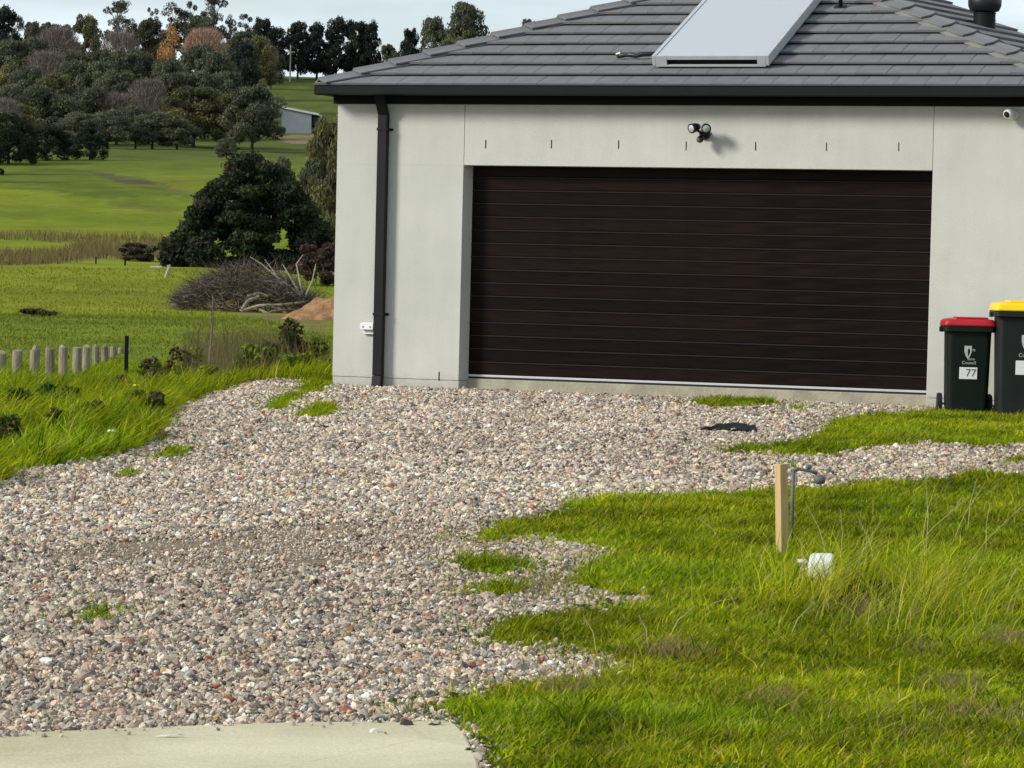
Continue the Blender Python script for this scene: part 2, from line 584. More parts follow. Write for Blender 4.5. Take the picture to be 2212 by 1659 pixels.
def mat_ground():
    m, t, p = new_mat('ground_surface')
    a = nd(t, 'ShaderNodeAttribute', attribute_name='col')
    n = noise_node(t, .9, 8, .62)
    n2 = noise_node(t, 14, 5, .6)
    mr = nd(t, 'ShaderNodeMapRange'); mr.inputs['To Min'].default_value = .62; mr.inputs['To Max'].default_value = 1.38
    t.links.new(n.outputs['Fac'], mr.inputs['Value'])
    mr2 = nd(t, 'ShaderNodeMapRange'); mr2.inputs['To Min'].default_value = .72; mr2.inputs['To Max'].default_value = 1.28
    t.links.new(n2.outputs['Fac'], mr2.inputs['Value'])
    mu = nd(t, 'ShaderNodeMath', operation='MULTIPLY')
    t.links.new(mr.outputs['Result'], mu.inputs[0]); t.links.new(mr2.outputs['Result'], mu.inputs[1])
    mm = nd(t, 'ShaderNodeVectorMath', operation='SCALE')
    t.links.new(a.outputs['Color'], mm.inputs[0]); t.links.new(mu.outputs['Value'], mm.inputs['Scale'])
    t.links.new(mm.outputs['Vector'], p.inputs['Base Color'])
    p.inputs['Roughness'].default_value = 1.0
    p.inputs['Specular IOR Level'].default_value = .02
    return m


M['ground'] = mat_ground()


def mat_stone():
    m, t, p = new_mat('gravel_stone')
    a = nd(t, 'ShaderNodeAttribute', attribute_name='scol')
    a.attribute_type = 'INSTANCER'
    n = noise_node(t, 2.2, 5, .7)
    mr = nd(t, 'ShaderNodeMapRange'); mr.inputs['From Min'].default_value = .25; mr.inputs['From Max'].default_value = .75; mr.inputs['To Min'].default_value = .6; mr.inputs['To Max'].default_value = 1.35
    t.links.new(n.outputs['Fac'], mr.inputs['Value'])
    mm = nd(t, 'ShaderNodeVectorMath', operation='SCALE')
    t.links.new(a.outputs['Color'], mm.inputs[0]); t.links.new(mr.outputs['Result'], mm.inputs['Scale'])
    t.links.new(mm.outputs['Vector'], p.inputs['Base Color'])
    p.inputs['Roughness'].default_value = .85
    p.inputs['Specular IOR Level'].default_value = .25
    return m


M['stone'] = mat_stone()

# ------------------------------------------------------------------ areas of the yard (outlines as world points on the ground)
def wpoly(pts):
    return np.array([att(x, y)[:2] for x, y in pts])


def inside(poly, x, y):
    x = np.asarray(x); y = np.asarray(y)
    out = np.zeros(len(x), bool)
    lo, hi = poly.min(0), poly.max(0)
    idx = np.nonzero((x >= lo[0]) & (x <= hi[0]) & (y >= lo[1]) & (y <= hi[1]))[0]
    if len(idx) == 0:
        return out
    x, y = x[idx], y[idx]
    c = np.zeros(len(x), bool)
    n = len(poly)
    j = n - 1
    for i in range(n):
        xi, yi = poly[i]; xj, yj = poly[j]
        c ^= ((yi > y) != (yj > y)) & (x < (xj - xi) * (y - yi) / (yj - yi + 1e-12) + xi)
        j = i
    out[idx] = c
    return out


LAWN_FRONT = wpoly([(1040, 1900), (1034, 1659), (1012, 1600), (990, 1572), (940, 1560), (895, 1535), (890, 1515), (960, 1512), (1080, 1490), (1180, 1475),
                    (1300, 1462), (1340, 1448), (1290, 1428), (1200, 1402), (1060, 1402), (985, 1398), (1000, 1370), (1060, 1348), (1180, 1325),
                    (1330, 1315), (1420, 1296), (1300, 1290), (1240, 1272), (1232, 1240), (1290, 1205), (1310, 1190), (1230, 1178), (1160, 1160), (1080, 1178),
                    (1018, 1168), (1050, 1140), (1130, 1118), (1250, 1100), (1200, 1086), (1300, 1076), (1450, 1070), (1660, 1062), (1780, 1052),
                    (1900, 1042), (2030, 1034), (2100, 1022), (2220, 1030), (2500, 1036), (2900, 1060), (2900, 1900)])
LAWN_SIDE = wpoly([(1545, 972), (1620, 964), (1700, 958), (1755, 946), (1790, 915), (1830, 900), (1990, 893), (2040, 888), (2120, 884), (2220, 876), (2700, 866),
                   (2700, 960), (2215, 962), (2130, 968), (2060, 962), (1990, 956), (1900, 972), (1850, 982), (1760, 988), (1690, 986), (1600, 974)])
LAWN_LEFT = wpoly([(-420, 1110), (0, 1046), (30, 1022), (80, 1012), (150, 1006), (240, 990), (310, 972), (352, 950), (362, 915), (372, 885),
                   (440, 855), (520, 838), (585, 822), (640, 812), (700, 806), (700, 800), (-420, 800)])
WEDGE = wpoly([(556, 888), (590, 872), (640, 842), (680, 812), (717, 792), (717, 834), (690, 846), (660, 858), (630, 872), (600, 890)])
ISLES = [wpoly([(930, 1222), (1000, 1212), (1090, 1205), (1180, 1212), (1205, 1228), (1140, 1250), (1060, 1252), (1010, 1240)]),
         wpoly([(975, 1284), (1040, 1268), (1110, 1262), (1165, 1272), (1140, 1284), (1060, 1292)]),
         wpoly([(165, 1336), (200, 1322), (250, 1320), (275, 1330), (240, 1342), (190, 1344)]),
         wpoly([(1480, 872), (1560, 864), (1640, 868), (1700, 872), (1690, 878), (1560, 884)]),
         wpoly([(1690, 884), (1740, 878), (1760, 884), (1720, 890)]),
         wpoly([(640, 900), (680, 874), (715, 878), (728, 892), (690, 905)]),
         wpoly([(248, 1030), (290, 1012), (325, 1020), (290, 1032)]),
         wpoly([(2140, 1000), (2180, 988), (2240, 984), (2240, 1000), (2180, 1006)]),
         wpoly([(1660, 1010), (1700, 998), (1745, 1000), (1700, 1014)]),
         wpoly([(300, 990), (380, 968), (440, 966), (400, 980), (330, 992)]),
         wpoly([(1540, 974), (1600, 968), (1660, 970), (1600, 982), (1550, 984)])]
SPARSE = [wpoly([(455, 930), (560, 918), (640, 930), (560, 950), (480, 944)]), wpoly([(760, 955), (800, 945), (830, 955), (790, 962)]),
          wpoly([(1090, 1040), (1200, 1020), (1290, 1026), (1200, 1050)]), wpoly([(940, 1010), (1050, 1000), (1100, 1012), (1000, 1030)]),
          wpoly([(440, 1310), (520, 1295), (560, 1310), (480, 1325)]), wpoly([(550, 970), (600, 955), (640, 968), (590, 985)]),
          wpoly([(1100, 1090), (1200, 1080), (1180, 1110), (1090, 1120)]), wpoly([(1380, 1310), (1500, 1290), (1640, 1300), (1500, 1330)]),
          wpoly([(60, 1055), (200, 1035), (240, 1045), (100, 1065)])]
DIRT = wpoly([(60, 1200), (250, 1172), (420, 1160), (560, 1142), (760, 1128), (900, 1130), (1010, 1150), (970, 1180), (820, 1208), (640, 1236), (480, 1238), (300, 1216), (120, 1214)])

HOLLOW = wpoly([(1808, 1272), (1845, 1250), (1905, 1255), (1975, 1280), (1965, 1318), (1905, 1345), (1840, 1350), (1795, 1335), (1800, 1295)])

# paved crossover at the bottom edge: far edge left and right, then towards the road
PAVE = wpoly([(-500, 1630), (0, 1604), (300, 1590), (620, 1577), (960, 1566), (988, 1574), (1010, 1602), (1034, 1659), (1046, 1720), (-500, 1720)])


def lawn_mask(x, y, jit=0.05):
    jx = x + jit * vnoise(x, y, .16, 21) + jit * .8 * vnoise(x, y, .45, 22)
    jy = y + jit * 2 * vnoise(x, y, .2, 23) + jit * 2 * vnoise(x, y, .6, 24)
    m = inside(LAWN_FRONT, jx, jy) | inside(LAWN_SIDE, jx, jy) | inside(LAWN_LEFT, jx, jy) | inside(WEDGE, jx, jy)
    for p in ISLES:
        m |= inside(p, jx, jy)
    return m


def lawn_frac(x, y, sx=.09, sy=.26):
    """how far inside a lawn a point lies: 0 outside, 1 well inside"""
    f = np.zeros(len(x))
    for (ox, oy) in ((1, 0), (-1, 0), (0, 1), (0, -1), (.6, .6), (-.6, .6), (.6, -.6), (-.6, -.6)):
        f += lawn_mask(x + ox * sx, y + oy * sy, .05) / 8
    return f


def gravel_zone(x, y):
    """the whole gravelled yard before lawns are taken out"""
    lx = (x - HX) * Wv[0] + (y - HY) * Wv[1]
    ly = (x - HX) * Nv[0] + (y - HY) * Nv[1]
    front = (ly < 0.20) & (lx > -0.05) | (lx <= -0.05) & (y < 33.2)
    return (y > 9.3) & front & ~inside(PAVE, x, y) & (x < 9.0)


# ------------------------------------------------------------------ ground sheet, one piece to the horizon
def ground_sheet():
    ys = np.concatenate([np.linspace(-60, 6, 12), np.linspace(7, 10.5, 10), np.linspace(10.6, 34, 260), np.geomspace(34.2, 130, 130)[0:],
                         np.geomspace(131, 900, 230), np.geomspace(930, 3000, 24)])
    us = np.linspace(-1, 1, 230)
    us = np.concatenate([-np.geomspace(14, 1.04, 26), us, np.geomspace(1.04, 14, 26)])
    U, Y = np.meshgrid(us, ys)
    X = U * (0.19 * np.maximum(Y, 4) + 1.2)
    Z = G(X, Y)
    nx, ny = len(us), len(ys)
    x = X.ravel(); y = Y.ravel(); z = Z.ravel()
    c = np.zeros((len(x), 4)); c[:, 3] = 1
    soil = np.array([.060, .066, .014])
    field1 = np.array([.205, .225, .022]); field2 = np.array([.135, .170, .018]); far = np.array([.088, .106, .027])
    c[:, :3] = soil
    t = sm(40, 60, y)[:, None]
    patch = (.5 + .5 * vnoise(x, y, 9, 31))[:, None] * .6 + (.5 + .5 * vnoise(x, y, 33, 32))[:, None] * .4
    f = field1 * patch + field2 * (1 - patch)
    tf = sm(250, 480, y)[:, None]
    f = f * (1 - tf) + far * tf
    f = f * (1 + .16 * vnoise(x, y, 2.3, 33) + .14 * vnoise(x, y, 6.0, 34))[:, None]
    c[:, :3] = c[:, :3] * (1 - t) + f * t
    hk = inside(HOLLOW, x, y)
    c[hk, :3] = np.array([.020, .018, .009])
    # gravel bed
    g = gravel_zone(x, y) & ~lawn_mask(x, y)
    c[g, :3] = np.array([.085, .068, .050])
    d = inside(DIRT, x, y) & g
    c[d, :3] = np.array([.22, .175, .12])
    # dry brown bands, a bare track and a painted band of shade on the slope opposite
    def band(poly, col, amt=.8, jit=.6):
        P = wpoly(poly)
        k = inside(P, x + jit * vnoise(x, y, jit * 3, 41), y + jit * 4 * vnoise(x, y, jit * 5, 42))
        a = (amt * (.65 + .35 * vnoise(x, y, 2.0, 43)))[k][:, None]
        c[k, :3] = c[k, :3] * (1 - a) + np.array(col) * a
    band([(-60, 498), (120, 504), (260, 508), (380, 520), (380, 552), (200, 560), (60, 572), (-60, 575), (-60, 540), (160, 540), (200, 528), (60, 512)], (.17, .135, .055), .75)
    band([(-60, 368), (120, 366), (230, 372), (360, 405), (430, 424), (430, 436), (330, 428), (230, 440), (90, 420), (-60, 408)], (.070, .092, .020), .75, 1.6)  # shade across the upper paddock, painted into the ground colour
    band([(195, 372), (260, 378), (330, 392), (350, 402), (270, 398), (215, 382)], (.085, .066, .046), .98, .5)
    band([(330, 395), (380, 405), (430, 418), (430, 426), (360, 412)], (.17, .125, .06), .7, .8)
    band([(240, 432), (380, 446), (390, 462), (250, 450)], (.10, .095, .035), .55, 1.0)
    band([(0, 690), (120, 690), (200, 700), (190, 712), (60, 708), (0, 712)], (.13, .12, .035), .7, .3)
    band([(150, 610), (320, 620), (400, 640), (300, 650), (180, 636)], (.12, .135, .02), .6, .5)
    band([(36, 668), (90, 664), (140, 672), (128, 684), (60, 686)], (.045, .036, .022), .95, .2)
    band([(400, 640), (560, 690), (720, 720), (720, 690), (600, 650), (470, 610)], (.16, .11, .06), .8, .4)
    band([(600, 296), (690, 290), (716, 300), (716, 310), (620, 308)], (.30, .20, .14), .9, 1.5)
    verts = np.stack([x, y, z], 1)
    i = np.arange(nx * ny).reshape(ny, nx)
    q = np.stack([i[:-1, :-1], i[:-1, 1:], i[1:, 1:], i[1:, :-1]], -1).reshape(-1, 4)
    me = fast_mesh('ground', verts, [q], c)
    me.polygons.foreach_set('use_smooth', [True] * len(me.polygons))
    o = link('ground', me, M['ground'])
    tag(o, 'grassy ground of yard, paddock and hillside', 'ground', kind='structure')
    return o


ground_sheet()


# paved crossover slab
def pavement():
    P = PAVE
    top = G(P[:, 0], P[:, 1]).max() * 0 + (-0.535)
    n = len(P)
    mb = MB()
    vs = [(p[0], p[1], top) for p in P] + [(p[0], p[1], top - .14) for p in P]
    mb.add(vs, [tuple(range(n))] + [tuple(range(2 * n - 1, n - 1, -1))] + [(k, (k + 1) % n, n + (k + 1) % n, n + k) for k in range(n)])
    o = mb.build('pavement', M['concrete'], bevel=.012)
    tag(o, 'pale concrete crossover slab at the foot of the gravel drive', 'pavement', kind='structure')
    return top


PAVE_Z = pavement()


# ------------------------------------------------------------------ gravel
def gravel():
    rng = np.random.default_rng(5)
    pts = []
    def scatter(y0, y1, dens, marg):
        w0 = .168 * y1 + marg
        area = 2 * w0 * (y1 - y0)
        n = int(area * dens)
        return np.stack([rng.uniform(-w0, w0, n), rng.uniform(y0, y1, n)], 1)
    P = np.concatenate([scatter(9.5, 14, 5600, .5), scatter(14, 18, 4600, .7), scatter(18, 24, 3500, .8), scatter(24, 33.2, 2600, .9)])
    x, y = P[:, 0], P[:, 1]
    k = gravel_zone(x, y)
    m = lawn_mask(x, y, .07)
    lf = np.where(m, lawn_frac(x, y), 0)
    keep = k & (~m | (rng.random(len(x)) < np.clip(.95 - lf, 0, 1) * .9))
    d = inside(DIRT, x, y)
    dk = np.clip(.42 + .55 * vnoise(x, y, .5, 55), 0, .85)
    keep &= ~(d & (rng.random(len(x)) < dk))
    P = P[keep]
    ne = 90
    ex = rng.uniform(-2.4, -.1, ne); ey = np.interp(ex, PAVE[1:5, 0], PAVE[1:5, 1]) - np.abs(rng.exponential(.07, ne)) - .01
    P = np.concatenate([P, np.stack([ex, ey], 1)]); n = len(P)
    x, y = P[:, 0], P[:, 1]
    size = np.clip(rng.lognormal(math.log(.0075), .46, n), .0035, .028)
    size *= np.where(inside(DIRT, x, y), .62, 1.0) * (1 + .12 * sm(16, 26, y))
    z = G(x, y) + rng.uniform(-.006, .013, n)
    z[-ne:] = PAVE_Z + .005
    size[-ne:] *= .75
    me = bpy.data.meshes.new('gravel')
    me.vertices.add(n)
    me.vertices.foreach_set('co', np.stack([x, y, z], 1).astype(np.float32).ravel())
    rot = rng.uniform(-math.pi, math.pi, (n, 3)) * np.array([.35, .35, 1])
    scl = size[:, None] * np.stack([rng.uniform(.9, 1.5, n), rng.uniform(.7, 1.1, n), rng.uniform(.55, .9, n)], 1)
    pal = np.array([(.47, .41, .33), (.34, .30, .26), (.52, .43, .34), (.22, .205, .19), (.38, .28, .23), (.66, .61, .54), (.11, .10, .095), (.30, .135, .085), (.48, .36, .22), (.30, .30, .275)])
    pr = np.array([.20, .15, .16, .12, .11, .085, .10, .032, .05, .03]); pr = pr / pr.sum()
    ci = rng.choice(len(pal), n, p=pr)
    col = pal[ci] * rng.uniform(.62, 1.28, (n, 1)) * (1 + .10 * vnoise(x, y, 1.3, 51) + .10 * vnoise(x, y, 4.0, 52))[:, None]
    nearw = sm(19, 11.5, y)[:, None]
    col = col * (1 - .13 * nearw) 
    col = np.clip(col * np.array([1.25, 1.19, 1.09]), 0, .75)
    for nm, ty, dat, fld in (('srot', 'FLOAT_VECTOR', rot, 'vector'), ('sscl', 'FLOAT_VECTOR', scl, 'vector'),
                             ('scol', 'FLOAT_COLOR', np.concatenate([col, np.ones((n, 1))], 1), 'color')):
        a = me.attributes.new(nm, ty, 'POINT')
        a.data.foreach_set(fld, dat.astype(np.float32).ravel())
    a = me.attributes.new('spick', 'INT', 'POINT')
    a.data.foreach_set('value', rng.integers(0, 6, n).astype(np.int32))
    o = link('gravel', me)
    tag(o, 'loose crushed gravel covering the driveway', 'gravel', kind='stuff')
    ng = bpy.data.node_groups.new('gravel_scatter', 'GeometryNodeTree')
    ng.interface.new_socket('Geometry', in_out='INPUT', socket_type='NodeSocketGeometry')
    ng.interface.new_socket('Geometry', in_out='OUTPUT', socket_type='NodeSocketGeometry')
    gi = ng.nodes.new('NodeGroupInput'); go = ng.nodes.new('NodeGroupOutput')
    inst = ng.nodes.new('GeometryNodeInstanceOnPoints')
    join = ng.nodes.new('GeometryNodeJoinGeometry')
    pos = ng.nodes.new('GeometryNodeInputPosition')
    for s in range(6):
        ico = ng.nodes.new('GeometryNodeMeshIcoSphere')
        ico.inputs['Radius'].default_value = 1.0
        ico.inputs['Subdivisions'].default_value = 2
        nzn = ng.nodes.new('ShaderNodeTexNoise'); nzn.noise_dimensions = '4D'
        nzn.inputs['Scale'].default_value = .9; nzn.inputs['W'].default_value = 3.7 * s; nzn.inputs['Detail'].default_value = 2
        sub = ng.nodes.new('ShaderNodeVectorMath'); sub.operation = 'SUBTRACT'; sub.inputs[1].default_value = (.5, .5, .5)
        scn = ng.nodes.new('ShaderNodeVectorMath'); scn.operation = 'SCALE'; scn.inputs['Scale'].default_value = 2.2
        sp = ng.nodes.new('GeometryNodeSetPosition')
        sm_ = ng.nodes.new('GeometryNodeSetMaterial'); sm_.inputs['Material'].default_value = M['stone']
        g2i = ng.nodes.new('GeometryNodeGeometryToInstance')
        L = ng.links.new
        L(ico.outputs['Mesh'], sp.inputs['Geometry'])
        L(nzn.outputs['Color'], sub.inputs[0]); L(sub.outputs['Vector'], scn.inputs[0]); L(scn.outputs['Vector'], sp.inputs['Offset'])
        L(sp.outputs['Geometry'], sm_.inputs['Geometry']); L(sm_.outputs['Geometry'], g2i.inputs[0]); L(g2i.outputs[0], join.inputs[0])
    def att_in(name, ty):
        a = ng.nodes.new('GeometryNodeInputNamedAttribute'); a.data_type = ty; a.inputs['Name'].default_value = name
        return a.outputs['Attribute']
    L(gi.outputs[0], inst.inputs['Points'])
    L(join.outputs[0], inst.inputs['Instance'])
    inst.inputs['Pick Instance'].default_value = True
    L(att_in('spick', 'INT'), inst.inputs['Instance Index'])
    e2r = ng.nodes.new('FunctionNodeEulerToRotation')
    L(att_in('srot', 'FLOAT_VECTOR'), e2r.inputs[0])
    L(e2r.outputs[0], inst.inputs['Rotation'])
    L(att_in('sscl', 'FLOAT_VECTOR'), inst.inputs['Scale'])
    L(inst.outputs[0], go.inputs[0])
    md = o.modifiers.new('scatter', 'NODES'); md.node_group = ng
    print('gravel stones', n)
    return o


gravel()


# ------------------------------------------------------------------ grass blades
def blades(name, base, height, width, lean, ldir, cols, rng, mat='grass', curve=2.0):
    """five-point curved blades; base (N,3)"""
    n = len(base)
    fa = rng.uniform(0, 2 * math.pi, n)
    side = np.stack([np.cos(fa), np.sin(fa), np.zeros(n)], 1) * (width[:, None] * .5)
    ld = np.stack([np.cos(ldir), np.sin(ldir), np.zeros(n)], 1)
    up = np.zeros((n, 3)); up[:, 2] = 1
    hz = height * np.sqrt(np.clip(1 - (lean * .75) ** 2, .08, 1))
    mid = base + up * (hz * .55)[:, None] + ld * (height * lean * .55 ** curve)[:, None]
    tip = base + up * hz[:, None] + ld * (height * lean)[:, None]
    v = np.stack([base - side, base + side, mid - side * .8, mid + side * .8, tip], 1).reshape(-1, 3)
    i = np.arange(n) * 5
    q = np.stack([i, i + 1, i + 3, i + 2], 1)
    t = np.stack([i + 2, i + 3, i + 4], 1)
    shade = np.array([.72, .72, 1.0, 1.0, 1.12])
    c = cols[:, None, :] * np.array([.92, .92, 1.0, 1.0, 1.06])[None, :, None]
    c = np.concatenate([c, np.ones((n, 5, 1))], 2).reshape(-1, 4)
    me = fast_mesh(name, v, [q, t], c)
    return link(name, me, M[mat])


def sample_poly(poly, dens, rng, jit=.05):
    lo = poly.min(0) - .15; hi = poly.max(0) + .15
    n = int((hi[0] - lo[0]) * (hi[1] - lo[1]) * dens)
    x = rng.uniform(lo[0], hi[0], n); y = rng.uniform(lo[1], hi[1], n)
    jx = x + jit * vnoise(x, y, .16, 21) + jit * .8 * vnoise(x, y, .45, 22)
    jy = y + jit * 2 * vnoise(x, y, .2, 23) + jit * 2 * vnoise(x, y, .6, 24)
    k = inside(poly, jx, jy)
    return x[k], y[k]


GREENS = np.array([(.300, .375, .006), (.205, .295, .006), (.410, .440, .010), (.085, .160, .008), (.500, .490, .035), (.47, .38, .13)])


def grass_cols(n, rng, x, y, probs=(.34, .26, .2, .12, .06, .02), gain=1.0):
    ci = rng.choice(len(GREENS), n, p=np.array(probs) / sum(probs))
    c = GREENS[ci] * rng.uniform(.8, 1.2, (n, 1))
    lum = rng.uniform(.6, 1.25, n) + .32 * vnoise(x, y, .28, 61) + .22 * vnoise(x, y, 1.1, 62)
    yel = .5 + .5 * vnoise(x, y, .8, 63)
    c = c * lum[:, None] * gain
    c[:, 0] *= (.90 + .25 * yel)
    return c


def view_keep(x, y, marg=.6):
    """leave out what lies well outside the picture"""
    return (np.abs(x) < .168 * y + marg) & (y > 9.2)


def lawn(name, polys, dens, hmean, label, seed, wid=.0075, tall=.0, hvar=.4, probs=None, windx=.35, marg=.6, gain=1.0, thinedge=True):
    rng = np.random.default_rng(seed)
    xs, ys = [], []
    for p in polys:
        a, b = sample_poly(p, dens, rng)
        xs.append(a); ys.append(b)
    x = np.concatenate(xs); y = np.concatenate(ys)
    k = view_keep(x, y, marg)
    thin = np.where(y < 13, 1.0, np.where(y < 16, .8, .6))
    k &= rng.random(len(x)) < thin
    k &= ~inside(PAVE, x, y)
    k &= ~(inside(HOLLOW, x, y) & (rng.random(len(x)) < .97))
    bald = vnoise(x, y, .5, 91) + .6 * vnoise(x, y, .17, 92)
    k &= ~((bald > .95) & (rng.random(len(x)) < .8))
    x, y = x[k], y[k]; n = len(x)
    tuft = .5 + .5 * vnoise(x, y, .22, 71) * .8 + .25 * vnoise(x, y, .9, 72)
    h = hmean * (1 - hvar + 2 * hvar * np.clip(tuft, 0, 1.2)) * rng.uniform(.55, 1.3, n)
    h *= 1 + .35 * vnoise(x, y, .13, 73)
    if tall > 0:
        tl = rng.random(n) < tall
        h[tl] *= rng.uniform(1.5, 2.6, tl.sum())
    base = np.stack([x, y, G(x, y) - .005], 1)
    ld = rng.uniform(0, 2 * math.pi, n)
    ld = np.where(rng.random(n) < windx, rng.normal(0.2, .7, n), ld)
    lean = np.clip(rng.normal(.85, .28, n), .05, 1.25)
    fr = lawn_frac(x, y)
    h *= (.34 + .66 * fr) if thinedge else (.7 + .3 * fr)
    kk = rng.random(n) < (.25 + .75 * fr ** 1.5 if thinedge else .55 + .45 * fr)
    x, y, h, base, ld, lean = x[kk], y[kk], h[kk], base[kk], ld[kk], lean[kk]; n = len(x)
    w = wid * rng.uniform(.6, 1.4, n) * (1 + .5 * sm(14, 26, y))
    c = grass_cols(n, rng, x, y, probs or (.30, .27, .15, .16, .07, .05), gain)
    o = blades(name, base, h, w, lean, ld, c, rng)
    tag(o, label, 'grass', kind='stuff')
    print(name, n)
    return o


def edge_weeds():
    rng = np.random.default_rng(19)
    xs, ys = [], []
    for y0, y1, dens in ((9.6, 14, 2600), (14, 20, 1900), (20, 32, 1200)):
        w0 = .168 * y1 + .5
        n = int(2 * w0 * (y1 - y0) * dens)
        xs.append(rng.uniform(-w0, w0, n)); ys.append(rng.uniform(y0, y1, n))
    x = np.concatenate(xs); y = np.concatenate(ys)
    k = gravel_zone(x, y) & view_keep(x, y)
    x, y = x[k], y[k]
    near = np.zeros(len(x))
    for (ox, oy) in ((.10, 0), (-.10, 0), (0, .35), (0, -.35), (.22, .2), (-.22, -.2), (.22, -.4), (-.22, .4)):
        near += lawn_mask(x + ox, y + oy, .05) / 8
    tuft = np.clip(.5 + 1.4 * vnoise(x, y, .16, 95) + .6 * vnoise(x, y, .5, 96), 0, 1)
    k = (rng.random(len(x)) < near * tuft * 1.3) & ~lawn_mask(x, y, .05)
    lone = (rng.random(len(x)) < .02) & (vnoise(x, y, .35, 97) + .5 * vnoise(x, y, .12, 98) > .8)
    k |= lone
    x, y = x[k], y[k]; n = len(x)
    c = grass_cols(n, rng, x, y, (.26, .26, .12, .2, .1, .06), .95)
    o = blades('edge_weeds', np.stack([x, y, G(x, y)], 1), rng.uniform(.02, .075, n), rng.uniform(.004, .009, n), np.clip(rng.normal(.75, .3, n), .1, 1.15), rng.uniform(0, 6.28, n), c, rng)
    tag(o, 'straggling grass creeping from the lawn edges into the gravel', 'grass', kind='stuff')
    print('edge', n)


edge_weeds()
lawn('lawn_grass', [LAWN_FRONT], 12500, .056, 'short bright green lawn grass in the right foreground', 11, tall=.02)
lawn('side_grass', [LAWN_SIDE] + [ISLES[7], ISLES[8], ISLES[10], ISLES[3], ISLES[4]], 8500, .062, 'low green grass strip in front of the bins and garage', 12, marg=.9)
lawn('gravel_weeds', [ISLES[0], ISLES[1], ISLES[2], ISLES[5], ISLES[6], ISLES[9], WEDGE], 9000, .065, 'small grass tufts growing through the gravel', 13, thinedge=False, probs=(.3, .36, .08, .22, .03, .01))
lawn('sparse_weeds', SPARSE, 900, .035, 'thin sparse weeds between the stones', 14, probs=(.3, .2, .2, .1, .15, .05))
lawn('verge_grass', [LAWN_LEFT], 3600, .20, 'long wind-blown grass left of the gravel', 15, wid=.008, hvar=.65, windx=.7, marg=1.2, probs=(.30, .32, .12, .20, .03, .03))


# flat broad-leaved weeds and dead thatch in the lawns
def lawn_litter():
    rng = np.random.default_rng(23)
    n0 = 5200
    y = 9.6 + (27 - 9.6) * rng.random(n0) ** 1.6; x = rng.uniform(-.2, .19, n0) * y
    k = lawn_mask(x, y, .05) & view_keep(x, y) & (vnoise(x, y, .7, 99) > -.1)
    x, y = x[k][:520], y[k][:520]
    V = []; Q = []; C = []
    for i in range(len(x)):
        m = rng.integers(5, 9); a0 = rng.uniform(0, 6.28); L = rng.uniform(.025, .06); z = Gs(x[i], y[i]) + .012
        col = np.array([(.10, .17, .02), (.07, .13, .025), (.15, .20, .03)][rng.integers(0, 3)]) * rng.uniform(.8, 1.2)
        for j in range(m):
            a = a0 + 6.28 * j / m + rng.uniform(-.3, .3); d = np.array([math.cos(a), math.sin(a), 0]); s_ = np.array([-d[1], d[0], 0])
            p = np.array([x[i], y[i], z]); up = np.array([0, 0, 1]) * rng.uniform(.2, .8)
            b = len(V)
            V += [p, p + d * L * .55 + s_ * L * .22 + up * L * .55, p + d * L + up * L * .5, p + d * L * .55 - s_ * L * .22 + up * L * .55]
            Q.append((b, b + 1, b + 2, b + 3)); C += [(*col, 1)] * 4
    o = link('lawn_weeds', fast_mesh('lawn_weeds', np.array(V), [np.array(Q)], np.array(C)), M['grass'])
    tag(o, 'small broad-leaved weeds scattered through the lawns', 'weeds', kind='stuff')


lawn_litter()


# ------------------------------------------------------------------ house
A0, AW = 1.3918, 4.8                 # garage opening: start, width
ZT, ZO, ZL = 2.7668, 2.151, -.12     # wall top, opening top, ground
RD = 0.185                          # door recess
HW_, HD = 7.52, 9.6                  # house width and depth
house = empty('house', HO, -TH, 'grey rendered house with dark tiled hip roof and double garage', 'house')
JP = -.028                           # plinth joint height


def hbox(name, mat, x0, x1, y0, y1, z0, z1, parent=None, bevel=.004, **k):
    return MB().box(x0, x1, y0, y1, z0, z1).build(name, M[mat], parent or house, bevel=bevel, **k)


JW = .032                            # splay of the left jamb
def jamb(name, x0, y0, z0, z1):
    return MB().add([(x0, y0, z0), (A0 - .002, y0, z0), (A0 + JW, RD, z0), (A0 + JW, RD + .06, z0), (x0, RD + .06, z0),
                     (x0, y0, z1), (A0 - .002, y0, z1), (A0 + JW, RD, z1), (A0 + JW, RD + .06, z1), (x0, RD + .06, z1)],
                    [(4, 3, 2, 1, 0), (5, 6, 7, 8, 9), (0, 1, 6, 5), (1, 2, 7, 6), (2, 3, 8, 7), (3, 4, 9, 8), (4, 0, 5, 9)]).build(name, M['render'], house, bevel=.003)
jamb('wall_panel', 0, 0, JP + .005, ZO - .001)
hbox('wall_panel', 'render', 0, A0 - .002, 0, RD + .06, ZO - .001, ZT, bevel=0)
hbox('wall_panel', 'render', A0 + .002, A0 + AW - .002, .0015, RD + .06, ZO, ZT)
hbox('wall_panel', 'render', A0 + AW + .002, HW_, 0, RD + .06, JP + .005, ZT)
jamb('plinth', .004, .004, -1.2, JP)
hbox('plinth', 'render', A0 + AW + .002, HW_ - .004, .004, RD + .06, -1.2, JP)
hbox('wall_core', 'render', .02, A0 - .02, .014, RD + .05, JP - .06, ZT - .01, bevel=0)
hbox('wall_core', 'render', A0 + AW + .02, HW_ - .02, .014, RD + .05, JP - .06, ZT - .01, bevel=0)
hbox('side_wall', 'render', 0, .25, RD + .062, HD, -1.4, ZT)
hbox('side_wall', 'render', HW_ - .25, HW_, RD + .062, HD, -1.4, ZT)
hbox('rear_wall', 'render', .252, HW_ - .252, HD - .25, HD, -1.4, ZT)
